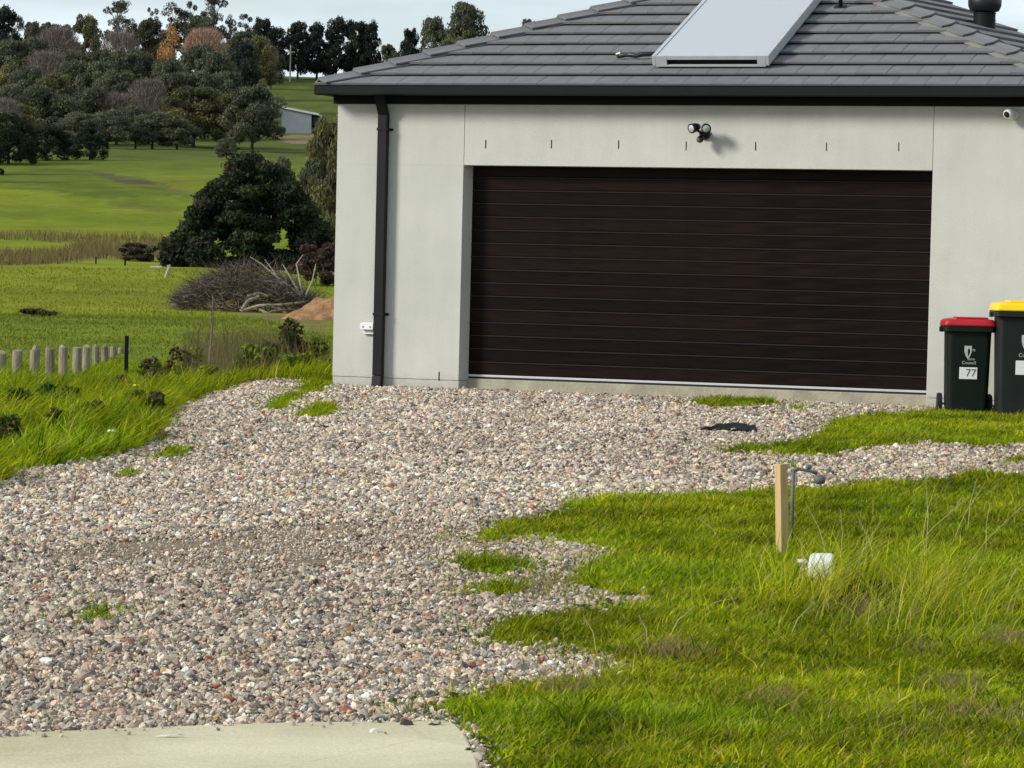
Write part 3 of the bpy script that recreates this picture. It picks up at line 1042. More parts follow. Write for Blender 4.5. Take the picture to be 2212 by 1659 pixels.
# floor slab under the door, with its lower ledge
slab = hbox('floor_slab', 'slab', A0 - .05, A0 + AW + .05, RD - .035, RD + 4.5, -.6, -.004, bevel=.006)
hbox('slab_ledge', 'slab', A0 + .003, A0 + AW - .003, .05, RD - .036, -.6, -.128, bevel=.01)
# weep vents
for i, (px, py) in enumerate([(1049, 311), (1191, 311), (1336, 312), (1482, 315), (1632, 316), (1785, 317), (1941, 317)]):
    x, z = on_wall(px * S, py * S)
    hbox('weep_vent', 'downpipe' if i in (0, 1, 2, 4) else 'ink', x - .0042, x + .0042, -.0025, .006, z - .042, z + .042, bevel=0)
x, z = on_wall(948.5 * S, 812 * S)
hbox('weep_vent', 'dark', x - .006, x + .006, -.0025, .008, z - .045, z + .04, bevel=0)

# garage door: sixteen slats
door = empty('garage_door', (0, 0, 0), 0, parent=house)
NSL = 16
z0 = .040
ph = (ZO + .03 - z0) / NSL
prof = [(RD + .05, 0), (RD + .008, 0), (RD + .001, .003), (RD, .006), (RD, ph - .020), (RD - .007, ph - .013), (RD - .007, ph - .010), (RD + .002, ph - .001), (RD + .05, ph)]
slat_me = MB().prism(prof, A0 - .05, A0 + AW + .05).mesh('door_slat')
slat_me.materials.append(M['door'])
slat_me.materials.append(M['door_edge'])
for pg in slat_me.polygons:
    if pg.center.z > ph - .012 and pg.center.y < RD + .004 and abs(pg.normal.x) < .5: pg.material_index = 1
for k in range(NSL):
    link('door_slat', slat_me, None, door, (0, 0, z0 + k * ph))
MB().box(A0 + .03, A0 + AW - .004, RD - .004, RD + .03, .016, .038).build('bottom_rail', M['alu'], door, bevel=.002)
MB().box(A0 + .002, A0 + AW - .002, RD + .001, RD + .03, -.003, .0155).build('rubber_seal', M['rubber'], door)
MB().box(A0 - .03, A0 + AW + .03, RD + .055, RD + .07, -.01, ZO + .1).build('door_backing', M['dark'], door)

# fascia, gutter, downpipe
YE = -.20                            # eave line of the tiles, local y
XL, XR = -.15, 7.71              # hip corners of the tiled roof
ZE = 2.945
hbox('fascia', 'fascia', -.045, HW_ + .045, -.022, .018, ZT - .004, ZT + .13, bevel=.002)
hbox('soffit', 'fascia', XL + .05, XR - .05, YE + .01, HD + .2, ZT + .132, ZT + .142, bevel=0)
gp = [(YE - .085, .004), (YE - .097, .010), (YE - .099, .086), (YE - .104, .095), (YE - .094, .100), (YE - .090, .088), (YE - .088, .014), (YE + .03, .012), (YE + .03, .07), (YE + .035, .07), (YE + .035, .002), (YE - .07, 0)]
ZG = ZE - .105
gut = MB().prism([(y, ZG + z) for y, z in gp], XL + .02, XR - .02).build('gutter', M['gutter'], house)
MB().box(XL + .012, XL + .02, YE - .1, YE + .035, ZG, ZG + .098).build('end_cap', M['gutter'], gut)
MB().prism([(y, ZG + z) for y, z in gp], -9.6, .1).build('side_gutter', M['gutter'], house, (XL + .324, -.2 + .12 + YE + .1, 0), (0, 0, R(-90)))
xl_, _ = on_wall(1143.5 / 3, 312 / 3)
xd = xl_ + .055
dp = empty('downpipe', (0, 0, 0), 0, parent=house)
DPW = .10
def dpseg(pts, nm='pipe'):
    mb = MB()
    for (p, q) in zip(pts[:-1], pts[1:]):
        (y0_, z0_), (y1_, z1_) = p, q
        mb.add([(xd - DPW / 2, y0_ - .045, z0_), (xd + DPW / 2, y0_ - .045, z0_), (xd + DPW / 2, y0_ + .03, z0_), (xd - DPW / 2, y0_ + .03, z0_),
                (xd - DPW / 2, y1_ - .045, z1_), (xd + DPW / 2, y1_ - .045, z1_), (xd + DPW / 2, y1_ + .03, z1_), (xd - DPW / 2, y1_ + .03, z1_)],
               [(0, 1, 2, 3), (7, 6, 5, 4), (0, 4, 5, 1), (1, 5, 6, 2), (2, 6, 7, 3), (3, 7, 4, 0)])
    return mb.build(nm, M['downpipe'], dp, bevel=.004)
_, zs = on_wall(1128 / 3, 1131 / 3)
dpseg([(-.05, zs + .02), (-.05, ZT - .12)], 'pipe')
dpseg([(-.0505, ZT - .118), (-.165, ZG + .004)], 'offset_pipe')
dpseg([(-.0505, zs + .018), (-.075, zs - .10)], 'shoe')
for (px, py) in [(1160, 389), (1130, 942)]:
    _, zc = on_wall(px / 3, py / 3)
    b = MB().box(xd - .085, xd + .085, -.006, -.001, zc - .013, zc + .013)
    b.box(xd - .057, xd + .057, -.10, -.094, zc - .013, zc + .013).box(xd - .057, xd - .052, -.094, -.006, zc - .013, zc + .013).box(xd + .052, xd + .057, -.094, -.006, zc - .013, zc + .013)
    b.build('strap', M['downpipe'], dp)

# roof: front hip face tiled piece by piece
PT = R(22.5)
cp, sp_ = math.cos(PT), math.sin(PT)
RWID = XR - XL
GA, TWID = .331, .30
roof = empty('roof', (0, 0, 0), 0, parent=house)
apex_s = RWID / 2 / cp
ax, ay, az = XL + RWID / 2, YE + RWID / 2, ZE + RWID / 2 * math.tan(PT)
mb = MB()
SPL = math.tan(R(13))                 # the right eave splays outwards
off = .035
def roofz(d): return ZE + d * math.tan(PT) - off
RB = 2.3                             # the right slope runs this far behind the hip before it ends
v = [(XL, YE, ZE - off), (XR, YE, ZE - off), (ax, ay, az - off), (XL, HD + .2, ZE - off), (ax, HD - 1, az - off), (XR + RB * SPL, YE + RB, ZE - off), (ax + RB * SPL, ay + RB, az - off)]
mb.add(v, [(0, 1, 2), (0, 2, 4, 3), (1, 5, 6, 2), (5, 3, 4, 6)])
mb.build('roof_deck', M['underlay'], roof, fixn=False)


def front_pt(u, s, h):
    return (XL + u, YE + s * cp - h * sp_, ZE + s * sp_ + h * cp)


def clip(poly, a, b, c):
    """keep a*u+b*s+c >= 0"""
    out = []
    for i in range(len(poly)):
        p, q = poly[i], poly[(i + 1) % len(poly)]
        fp = a * p[0] + b * p[1] + c; fq = a * q[0] + b * q[1] + c
        if fp >= 0: out.append(p)
        if (fp >= 0) != (fq >= 0):
            t = fp / (fp - fq)
            out.append((p[0] + t * (q[0] - p[0]), p[1] + t * (q[1] - p[1])))
    return out


TL = GA + .06
def tile_h(ds):   # height of the tile's upper face over the roof plane, ds = distance up from its lower edge
    return .038 - .040 * ds / GA
full = None
rt = random.Random(4)
for k in range(int(apex_s / GA) + 1):
    s0 = -.05 + k * GA
    u = -TWID + (.5 * TWID if k % 2 else 0) + rt.uniform(-.01, .01)
    while u < RWID + TWID:
        rect = [(u, s0), (u + TWID - .002, s0), (u + TWID - .002, s0 + TL), (u, s0 + TL)]
        poly = clip(clip(rect, 1, -cp, -.03), -1, -cp, RWID - .03)
        u += TWID
        if len(poly) < 3: continue
        area = abs(sum(poly[i][0] * poly[(i + 1) % len(poly)][1] - poly[(i + 1) % len(poly)][0] * poly[i][1] for i in range(len(poly)))) / 2
        if area < .004: continue
        isfull = abs(area - (TWID - .002) * TL) < 1e-6
        ou, os_ = rect[0]
        dz = rt.uniform(-.0015, .0015)
        if isfull and full is not None:
            me = full
        else:
            n = len(poly)
            top = [front_pt(p[0] - ou, p[1] - os_, tile_h(p[1] - s0)) for p in poly]
            bot = [front_pt(p[0] - ou, p[1] - os_, tile_h(p[1] - s0) - .024) for p in poly]
            o0 = front_pt(0, 0, 0)
            vs = [tuple(np.array(p) - np.array(o0)) for p in top + bot]
            me = MB().add(vs, [tuple(range(n)), tuple(range(2 * n - 1, n - 1, -1))] + [(i, n + i, n + (i + 1) % n, (i + 1) % n) for i in range(n)]).mesh('roof_tile', bevel=.0025 if isfull else 0, seg=1)
            me.materials.append(M['tile'])
            if isfull: full = me
        loc = front_pt(ou, os_, dz)
        link('roof_tile', me, None, roof, loc)

# right slope: tile courses as seen edge-on
mb = MB()
for k in range(int(apex_s / GA) + 1):
    s0 = -.05 + k * GA
    def rp(y, s, h):
        return (XR - s * cp + h * sp_ + SPL * (y - YE - s * cp), y, ZE + s * sp_ + h * cp)
    s1 = s0 + TL
    ya0, ya1 = YE + s0 * cp + .03, YE + s1 * cp + .03
    nseg = 7
    for j in range(nseg):
        t0, t1 = j / nseg, (j + 1) / nseg - .004
        a = [rp(ya0 + RB * t0, s0, .03), rp(ya0 + RB * t1, s0, .03), rp(ya1 + RB * t1, s1, 0), rp(ya1 + RB * t0, s1, 0)]
        b = [rp(ya0 + RB * t0, s0, .006), rp(ya0 + RB * t1, s0, .006), rp(ya1 + RB * t1, s1, -.02), rp(ya1 + RB * t0, s1, -.02)]
        mb.add(a + b, [(0, 1, 2, 3), (7, 6, 5, 4), (0, 4, 5, 1), (1, 5, 6, 2), (2, 6, 7, 3), (3, 7, 4, 0)])
o = mb.build('tile_courses', M['tile'], roof)

# hip caps and their pointing
def hip(x0, sg, pm):
    d = np.array([sg * 1.0, 1.0, math.tan(PT)]); L = np.linalg.norm(d); d = d / L
    e1 = np.array([0, 0, 1.0]) - d * d[2]; e1 /= np.linalg.norm(e1)            # up, across the hip
    e2 = np.cross(d, e1)
    gauge, ln = .40, .45
    # wings of the cap follow the two roof planes
    na = np.array([0, -sp_, cp]); nb = np.array([-sg * sp_, 0, cp])
    def wing(nrm):
        wv = np.cross(d, nrm); wv /= np.linalg.norm(wv)
        if wv[2] > 0: wv = -wv
        return wv
    wa, wb = wing(na), wing(nb)
    base = np.array([x0, YE, ZE])
    total = RWID / 2 * L
    def cap_mesh(th0, th1):
        vs = []
        for t, h in ((0, th0), (ln, th1)):
            p = d * t + e1 * h
            for wv, wl in ((wa, .17), (wa, .055), (None, 0), (wb, .055), (wb, .17)):
                q = p + (wv * wl if wv is not None else e1 * .012)
                vs.append(q)
            for wv, wl in ((wb, .163), (None, 0), (wa, .163)):
                q = p + (wv * wl if wv is not None else 0) - e1 * .02
                vs.append(q)
        n = 8
        fs = [tuple(range(n - 1, -1, -1)), tuple(range(n, 2 * n))] + [(i, (i + 1) % n, n + (i + 1) % n, n + i) for i in range(n)]
        return MB().add(vs, fs).mesh('hip_cap', bevel=.003, seg=1)
    me = cap_mesh(.062, .030)
    me.materials.append(M['capm'])
    t = .03
    while t < total - .1:
        link('hip_cap', me, None, roof, base + d * t)
        t += gauge
    mbp = MB()
    for wv in (wa, wb):
        q0 = base + d * .06; q1 = base + d * total
        pr = [wv * .01 + e1 * .03, wv * .135 + e1 * .036, wv * (.21 if sg < 0 else .17) + e1 * .010, wv * .12 - e1 * .01]
        vs = [q0 + p for p in pr] + [q1 + p for p in pr]
        mbp.add(vs, [(3, 2, 1, 0), (4, 5, 6, 7)] + [(i, (i + 1) % 4, 4 + (i + 1) % 4, 4 + i) for i in range(4)])
    mbp.build('hip_pointing', M[pm], roof)


hip(XL, 1, 'capm')
hip(XR, -1, 'mortar')
# ridge, running back from the apex
mb = MB()
mb.prism([(-.15, -.055), (-.05, .06), (0, .075), (.05, .06), (.15, -.055)], 0, HD - 1 - ay)
mb.build('ridge_cap', M['capm'], roof, (ax, ay, az), (0, 0, R(90)))


# ------------------------------------------------------------------ things fixed to the roof and wall
def local_on_front(px, py, h=0.0):
    """house-local (u, s) on the front roof plane for a pixel"""
    nrm = -sp_ * Nv + cp * Zv
    o = hw(XL, YE, ZE) + nrm * h
    d = ray(px, py)
    t = np.dot(o - EYE, nrm) / np.dot(d, nrm)
    P = EYE + d * t - o
    return float(np.dot(P, Wv)), float(np.dot(P, cp * Nv + sp_ * Zv))


def roof_thing(name, u, s, h, label, cat):
    p = front_pt(u, s, h)
    o = empty(name, hw(*p), 0, label, cat)
    o.rotation_euler = (Matrix.Rotation(-TH, 3, 'Z') @ Matrix.Rotation(PT, 3, 'X')).to_euler()
    return o


u0, s0 = local_on_front(1409 * S, 120 * S, .145)
u1, s1 = local_on_front(1660 * S, 121 * S, .145)
PW, PL = u1 - u0, 2.15
sp = roof_thing('solar_panel', u0, min(s0, s1), .035, 'flat pale grey solar water collector lying on the roof tiles', 'solar panel')
print('panel', PW, s0, s1)
fr = MB()
fr.box(0, .035, 0, PL, .012, .115).box(PW - .035, PW, 0, PL, .012, .115).box(.036, PW - .036, PL - .035, PL, .012, .115)
fr.build('frame', M['alu'], sp, bevel=.003)
ff = MB()
ff.box(.036, .15, 0, .03, .0, .113).box(PW - .12, PW - .036, 0, .03, .0, .113).box(.151, PW - .121, 0, .03, .072, .113).box(.151, PW - .121, 0, .03, .0, .018)
ff.build('front_rail', M['alu'], sp, bevel=.002)
MB().box(.152, PW - .122, .06, .08, .005, .10).build('inner_tray', M['dark'], sp)
MB().box(.036, PW - .036, .031, PL - .036, .095, .112).build('glass', M['solar'], sp, bevel=.001)
fe = MB().box(.026, .044, .002, PL, .1152, .120)
fe.build('glazing_bead', M['alu'], sp)
u, s = local_on_front(1362 * S, 123 * S, .05)
pp = roof_thing('pipe', u, s, .03, 'black lagged pipe on the roof tiles left of the solar panel', 'pipe')
uu = u0 - u
MB().tube([(-.13, .03, .02), (-.10, .0, .035), (-.05, .02, .03), (.0, .01, .04), (.06, .0, .03), (.12, .01, .045), (uu + .02, .02, .05)], [.022, .027, .018, .026, .022, .027, .02], 8).build('lagging', M['black'], pp, smooth=True)
MB().tube([(-.14, .02, .01), (-.14, .0, .05), (-.10, .0, .06)], .016, 6).build('elbow', M['brass'], pp)
u, s = local_on_front(1815 * S, 14 * S, .03)
vp = roof_thing('vent_pipe', u, s, .02, 'thin dark vent pipe standing on the tiles right of the solar panel', 'pipe')
MB().tube([(0, 0, -.02), (0, .12, .30)], .022, 10).build('pipe', M['downpipe'], vp, smooth=True)
MB().box(-.06, .06, -.05, .05, 0, .012).build('flashing', M['gutter'], vp)

# roof vent (cowl) on the right slope just behind the hip
def project(P):
    q = np.asarray(P) - EYE
    d = q @ fw
    return 512 + F_PX * (q @ cR) / d, 384 - F_PX * (q @ cU) / d
lx = ly = zr_ = 0
for sv in np.linspace(.2, 4.4, 400):
    t_ = 1.25
    cand = (XR - sv * cp + SPL * t_, YE + sv * cp + t_, ZE + sv * sp_)
    if project(hw(*cand))[0] < 984:
        break
    lx, ly, zr_ = cand
print('vent', lx, ly, zr_, project(hw(lx, ly, zr_)))
rv = empty('roof_vent', hw(lx, ly, zr_), 0, 'black round roof vent cowl behind the right hip of the roof', 'roof vent')
MB().lathe([(.115, -.15), (.115, .14), (.12, .145), (.12, .155), (.105, .16)], 28).build('flue', M['gutter'], rv, smooth=False)
MB().lathe([(.10, .158), (.15, .175), (.172, .225), (.176, .28), (.16, .34), (.115, .39), (.05, .415), (.005, .42)], 28).build('cowl', M['black'], rv, smooth=True)

# twin security light
lx, lz = on_wall(1523 * S, 290 * S)
sl = empty('security_light', hw(lx, 0, lz), -TH, 'black twin-head security light above the garage door', 'light')
MB().lathe([(.055, 0), (.055, .02), (.045, .032), (.02, .036)], 20).build('base', M['black'], sl, (0, 0, 0), (R(90), 0, 0))
MB().tube([(0, -.03, 0), (0, -.075, .0), (0, -.10, -.02)], .022, 10).build('stem', M['black'], sl, smooth=True)
for sx, rz in ((-1, -28), (1, 22)):
    h = empty('lamp_head', (sx * .062, -.185, .052), 0, parent=sl)
    h.rotation_euler = (R(104), 0, R(rz))
    MB().lathe([(.016, -.075), (.03, -.07), (.042, -.03), (.047, .01), (.049, .035), (.044, .036)], 20).build('shell', M['black'], h, smooth=True)
    MB().lathe([(.044, .030), (.035, .036), (.0, .039)], 20).build('lens', M['alu'], h, smooth=True)
    MB().tube([(sx * .004, -.075, -.002), (sx * .035, -.13, .028), (sx * .055, -.155, .045)], .013, 8).build('arm', M['black'], sl, smooth=True)
MB().lathe([(.02, -.05), (.03, -.045), (.033, -.02), (.034, .0), (.030, .015), (.016, .028), (.0, .032)], 18).build('sensor', M['black'], sl, (-.012, -.13, -.058), (R(118), 0, R(-12)), smooth=True)
MB().lathe([(.024, .0), (.021, .012), (.010, .020), (.0, .022)], 16).build('sensor_window', M['pipe_grey'], sl, (-.016, -.152, -.064), (R(118), 0, R(-12)), smooth=True)

# security camera
lx, lz = on_wall(3035 / 3, 345 / 3)
sc = empty('security_camera', hw(lx, 0, lz), -TH, 'small white security camera high on the wall at the right', 'camera')
MB().lathe([(.045, 0), (.045, .014), (.038, .022)], 22).build('base', M['white_plastic'], sc, (.02, 0, 0), (R(90), 0, 0))
MB().tube([(.02, -.015, 0), (.012, -.05, .0), (.0, -.075, .004)], .018, 10).build('stem', M['white_plastic'], sc, smooth=True)
hd = empty('camera_head', (-.008, -.105, .008), 0, parent=sc)
hd.rotation_euler = (R(112), 0, R(-22))
MB().lathe([(.02, -.062), (.038, -.05), (.046, -.02), (.047, .015), (.043, .03), (.034, .034)], 22).build('shell', M['white_plastic'], hd, smooth=True)
MB().lathe([(.034, .030), (.030, .036), (.0, .037)], 22).build('lens', M['dark'], hd, smooth=True)

# double power outlet half behind the downpipe
x0_, z1_ = on_wall((1060 + 290 / 10.37) / 3, (900 + 740 / 10.37) / 3)
x1_, z0_ = on_wall((1060 + 690 / 10.37) / 3, (900 + 1040 / 10.37) / 3)
po = empty('power_outlet', hw(x0_, 0, (z0_ + z1_) / 2), -TH, 'white weatherproof power outlet beside the downpipe', 'power outlet')
ow, oh = x1_ - x0_, z1_ - z0_
MB().box(.02, ow + .02, -.035, 0, -oh / 2 - .01, oh / 2 - .02).build('housing', M['white_plastic'], po, bevel=.006)
MB().add([(0, -.075, -.01), (ow + .0, -.075, -.01), (ow + .02, -.03, -.012), (.02, -.03, -.012), (0, -.07, oh / 2 + .01), (ow, -.07, oh / 2 + .01), (ow + .02, -.02, oh / 2 + .02), (.02, -.02, oh / 2 + .02)],
         [(0, 3, 2, 1), (4, 5, 6, 7), (0, 1, 5, 4), (1, 2, 6, 5), (2, 3, 7, 6), (3, 0, 4, 7)]).build('cover', M['white_plastic'], po, bevel=.005)
for q in (.035, ow - .03):
    MB().box(q - .006, q + .006, -.078, -.071, oh * .12, oh * .28).build('switch', M['pipe_grey'], po)


# ------------------------------------------------------------------ wheelie bins
def shield(w, h):
    return [(-w, h * .5), (w, h * .5), (w * .98, 0), (w * .62, -h * .34), (0, -h * .62), (-w * .62, -h * .34), (-w * .98, 0)]


def text(name, body, size, mat, parent, loc, rot):
    cu = bpy.data.curves.new(name, 'FONT')
    cu.body = body; cu.size = size; cu.align_x = 'CENTER'; cu.align_y = 'CENTER'; cu.extrude = .0006
    tmp = bpy.data.objects.new(name, cu)
    COL.objects.link(tmp)
    dg = bpy.context.evaluated_depsgraph_get(); dg.update()
    me = bpy.data.meshes.new_from_object(tmp.evaluated_get(dg))
    bpy.data.objects.remove(tmp)
    me.materials.clear()
    return link(name, me, M[mat], parent, loc, rot)


def wheelie(name, loc, rz, W, D, H, body, lid, label, sign_dx=0.0):
    b = empty(name, loc, rz, label, 'bin')
    wt, wb = W * .435, W * .375        # half widths, body top and bottom
    dt, db = D * .42, D * .34
    zt = H * .90
    zb = .05
    def ring(hx, hy, z, cy=0, r=.045, n=5):
        pts = []
        for (sx, sy, a0) in ((1, 1, 0), (-1, 1, 90), (-1, -1, 180), (1, -1, 270)):
            for k in range(n):
                a = R(a0 + 90 * k / (n - 1))
                pts.append((sx * (hx - r) + r * math.cos(a), cy + sy * (hy - r) + r * math.sin(a), z))
        return pts
    def loft(rings, nm, mat, caps=(True, True), **k):
        n = len(rings[0]); mb = MB()
        vs = [p for r_ in rings for p in r_]
        fs = []
        for i in range(len(rings) - 1):
            for j in range(n):
                j2 = (j + 1) % n
                fs.append((i * n + j, i * n + j2, (i + 1) * n + j2, (i + 1) * n + j))
        if caps[0]: fs.append(tuple(range(n - 1, -1, -1)))
        if caps[1]: fs.append(tuple((len(rings) - 1) * n + j for j in range(n)))
        mb.add(vs, fs)
        return mb.build(nm, M[mat], b, **k)
    loft([ring(wb, db, zb, .02), ring(wb + .006, db + .005, zb + .10, .02), ring(wt - .012, dt - .01, zt * .9), ring(wt - .008, dt - .008, zt)], 'body', body)
    loft([ring(W * .48, D * .46, zt - .055), ring(W * .488, D * .47, zt - .048), ring(W * .488, D * .47, zt - .006), ring(W * .48, D * .46, zt)], 'rim', body, bevel=0)
    # lid, domed, hinged at the back
    loft([ring(W * .495, D * .475, zt + .002), ring(W * .498, D * .48, zt + .012), ring(W * .475, D * .455, zt + H * .05), ring(W * .44, D * .42, zt + H * .066),
          ring(W * .30, D * .3, zt + H * .078)], 'lid', lid)
    MB().box(-W * .26, W * .34, -D * .36, D * .30, zt + H * .071, zt + H * .089).build('lid_panel', M[lid], b, bevel=.008)
    for sx in (-1, 1):
        MB().box(sx * W * .50 - .016, sx * W * .50 + .016, -.06, .05, zt - .06, zt - .012).build('lift_lug', M[body], b, bevel=.004)
        w_ = empty('wheel', (sx * (wb + .045), db + .02, .10), 0, parent=b)
        w_.rotation_euler = (0, R(90), 0)
        MB().lathe([(.06, -.022), (.095, -.022), (.1, -.016), (.1, .016), (.095, .022), (.06, .022)], 24).build('tyre', M['rubber'], w_)
        MB().lathe([(.02, -.026), (.058, -.024), (.058, .024), (.02, .026)], 20).build('hub', M['black'], w_)
    MB().tube([(-wb - .05, db + .02, .10), (wb + .05, db + .02, .10)], .011, 8).build('axle', M['alu'], b)
    MB().tube([(-W * .36, D * .47, zt + .015), (-W * .36, D * .54, zt + .02), (W * .36, D * .54, zt + .02), (W * .36, D * .47, zt + .015)], .015, 8).build('handle', M[body], b)
    # crest, council lettering and number sticker on the sloping front
    zf = lambda z: -(db + .005 + (dt - .01 - db - .005) * (z - zb - .1) / (zt * .9 - zb - .1)) + .02 * (1 - (z - zb) / (zt * .9 - zb)) - .0025
    tilt = math.atan2(dt - db - .035, zt * .9 - zb - .1)
    rot = (R(90) + tilt * .0 + math.atan((zf(.7 * H) - zf(.4 * H)) / (.3 * H)) * -1 * -1, 0, 0)
    ang = math.atan2(zf(.4 * H) - zf(.7 * H), .3 * H)
    rot = (R(90) + ang, 0, 0)
    dx = sign_dx
    k = H / .93
    zc = .645 * H
    cr = empty('crest', (dx - .012 * k, zf(zc), zc), 0, parent=b); cr.rotation_euler = rot
    sh = shield(.034 * k, .11 * k)
    MB().add([(x, y, 0) for x, y in sh] + [(x, y, .0012) for x, y in sh], [tuple(range(7)), tuple(range(13, 6, -1))] + [(i, (i + 1) % 7, 7 + (i + 1) % 7, 7 + i) for i in range(7)]).build('shield', M['decal'], cr)
    leafp = [(0.004, .036), (.016, .022), (.019, .0), (.012, -.024), (.002, -.044), (-.002, -.02), (-.004, .008)]
    MB().add([(x * k, y * k, .0013) for x, y in leafp] + [(x * k, y * k, .0022) for x, y in leafp], [tuple(range(7)), tuple(range(13, 6, -1))] + [(i, (i + 1) % 7, 7 + (i + 1) % 7, 7 + i) for i in range(7)]).build('leaf_mark', M[body], cr)
    MB().tube([(.040 * k, .012 * k, .001), (.050 * k, .026 * k, .001), (.064 * k, .020 * k, .001), (.056 * k, .004 * k, .001)], .003 * k, 5).build('curl_mark', M['decal'], cr)
    text('lettering', 'Shire', .034 * k, 'decal', b, (dx + .018, zf(.572 * H), .572 * H), rot)
    text('lettering', 'Council', .042 * k, 'decal', b, (dx, zf(.535 * H), .535 * H), rot)
    zn = .432 * H
    stk = empty('number_sticker', (dx - .004, zf(zn), zn), 0, parent=b); stk.rotation_euler = (rot[0], 0, R(-1.5))
    MB().box(-.082 * k, .082 * k, -.055 * k, .055 * k, 0, .001).build('label', M['sticker'], stk)
    text('digits', '77', .098 * k, 'ink', stk, (.026 * k, .0, .0016), (0, 0, 0))
    return b


def bin_place(px_c, px_base, Yd):
    p = on_depth(px_c, px_base, Yd)
    return (p[0], p[1], Gs(p[0], p[1]) - .01)


wheelie('red_lid_bin', bin_place(965.5, 410, 28.75), R(-3), .49, .55, .93, 'bin_green', 'lid_red', 'dark green wheelie bin with a red lid against the garage wall', .0)
wheelie('yellow_lid_bin', bin_place(1020.5, 410, 28.45), R(-4), .585, .72, 1.10, 'bin_grey', 'lid_yellow', 'larger charcoal wheelie bin with a yellow lid at the right edge', .02)


# ------------------------------------------------------------------ foreground things
def ground_thing(name, x2, y2, label, cat, rz=0.0, group=None):
    p = att(x2, y2)
    return empty(name, p, rz, label, cat, group)


# timber stake: square, turned so that two faces show
st = ground_thing('wooden_stake', 1690, 1203, 'pale timber stake driven into the lawn', 'stake', R(33))
sw = .026
MB().box(-sw, sw, -sw, sw, -.12, .515).build('post', M['pine_wood'], st, bevel=.0025)
st.rotation_euler = (R(-1.0), R(-2.2), R(33))
# standpipe behind the stake
sq = ground_thing('standpipe', 1711, 1165, 'thin grey standpipe with a side arm behind the timber stake', 'pipe')
MB().tube([(-.0, 0, -.05), (-.004, 0, .20), (-.002, 0, .41)], .010, 10).build('riser', M['pipe_grey'], sq, smooth=True)
MB().tube([(-.004, 0, .400), (.02, .0, .412), (.10, .0, .400), (.135, .0, .385)], [.011, .010, .009, .010], 10).build('arm', M['pipe_grey'], sq, smooth=True)
MB().lathe([(.010, -.03), (.030, -.026), (.036, -.005), (.034, .012), (.020, .022), (.006, .026)], 16).build('tap_head', M['pipe_grey'], sq, (.150, 0, .355), smooth=True)
MB().lathe([(.008, -.014), (.018, -.006), (.018, .006), (.008, .014)], 12).build('valve', M['pipe_grey'], sq, (.085, 0, .425), smooth=True)

# water meter in long grass
wm = ground_thing('water_meter', 1775, 1262, 'white plastic water meter among long grass', 'water meter', R(-14))
MB().add([(-.070, -.055, .0), (.070, -.055, .0), (.062, .06, .0), (-.075, .06, .0), (-.066, -.05, .085), (.06, -.05, .09), (.05, .055, .135), (-.074, .055, .13)],
         [(0, 3, 2, 1), (4, 5, 6, 7), (0, 1, 5, 4), (1, 2, 6, 5), (2, 3, 7, 6), (3, 0, 4, 7)]).build('cover', M['meter'], wm, (0.0, 0, .030), bevel=.016, seg=3, smooth=True)
MB().tube([(.035, -.05, .05), (.06, -.065, .025), (.055, -.07, -.01), (.02, -.075, -.05)], [.02, .021, .019, .019], 12).build('outlet_elbow', M['brass'], wm, smooth=True)
MB().lathe([(.022, -.018), (.026, -.012), (.026, .012), (.022, .018)], 8).build('nut', M['brass'], wm, (.045, -.075, .01), (R(25), R(30), 0))
MB().tube([(-.05, .02, .07), (-.09, .03, .07), (-.115, .04, .05), (-.12, .04, -.05)], .017, 10).build('inlet_pipe', M['brass'], wm, smooth=True)
MB().lathe([(.012, -.03), (.014, .0), (.026, .004), (.027, .018), (.02, .022)], 14).build('valve_cap', M['white_plastic'], wm, (-.112, .045, .10), smooth=True)

# scrap of black plastic on the gravel
bp = ground_thing('plastic_sheet', 1575, 934, 'crumpled scrap of black plastic lying on the gravel', 'plastic')
mb = MB()
rr = random.Random(8)
nxs, nys = 11, 6
grid = []
for j in range(nys):
    for i in range(nxs):
        u = i / (nxs - 1); vv = j / (nys - 1)
        wd = .11 * (u ** .6) + .012
        grid.append((-.24 + .47 * u, (vv - .5) * wd * 2.2 + .06 * u, .012 + .05 * max(0, math.sin(u * 3.0 + .2)) * (1 - abs(vv - .5)) + .05 * u * vv + rr.uniform(-.008, .012)))
fs = [(j * nxs + i, j * nxs + i + 1, (j + 1) * nxs + i + 1, (j + 1) * nxs + i) for j in range(nys - 1) for i in range(nxs - 1)]
o = mb.add(grid, fs).build('sheet', M['poly'], bp)
so = o.modifiers.new('solid', 'SOLIDIFY'); so.thickness = .004


def chunk(name, x2, y2, size, mat, label, cat, seed, group=None, flat=.6, z=0.0):
    rn = random.Random(seed)
    bm = bmesh.new()
    bmesh.ops.create_icosphere(bm, subdivisions=2, radius=1.0)
    for v in bm.verts:
        n = Vector(v.co)
        k = 1 + .22 * math.sin(3.1 * n.x + seed) + .2 * math.sin(2.7 * n.y + 2 * seed) + .18 * math.sin(3.9 * n.z + 1.3 * seed)
        v.co = Vector((n.x * size * 1.25 * k, n.y * size * k * .9, n.z * size * flat * k))
    # a few flat broken faces
    for _ in range(5):
        nn = Vector((rn.uniform(-1, 1), rn.uniform(-1, 1), rn.uniform(-.3, 1))).normalized()
        dlim = size * rn.uniform(.45, .75)
        for v in bm.verts:
            dd = v.co.dot(nn) - dlim
            if dd > 0: v.co -= nn * dd
    me = bpy.data.meshes.new(name)
    bm.to_mesh(me); bm.free()
    p = att(x2, y2)
    o = link(name, me, M[mat], None, (p[0], p[1], p[2] + size * flat * .55 + z), (rn.uniform(-.2, .2), rn.uniform(-.2, .2), rn.uniform(0, 6)))
    return tag(o, label, cat, group)


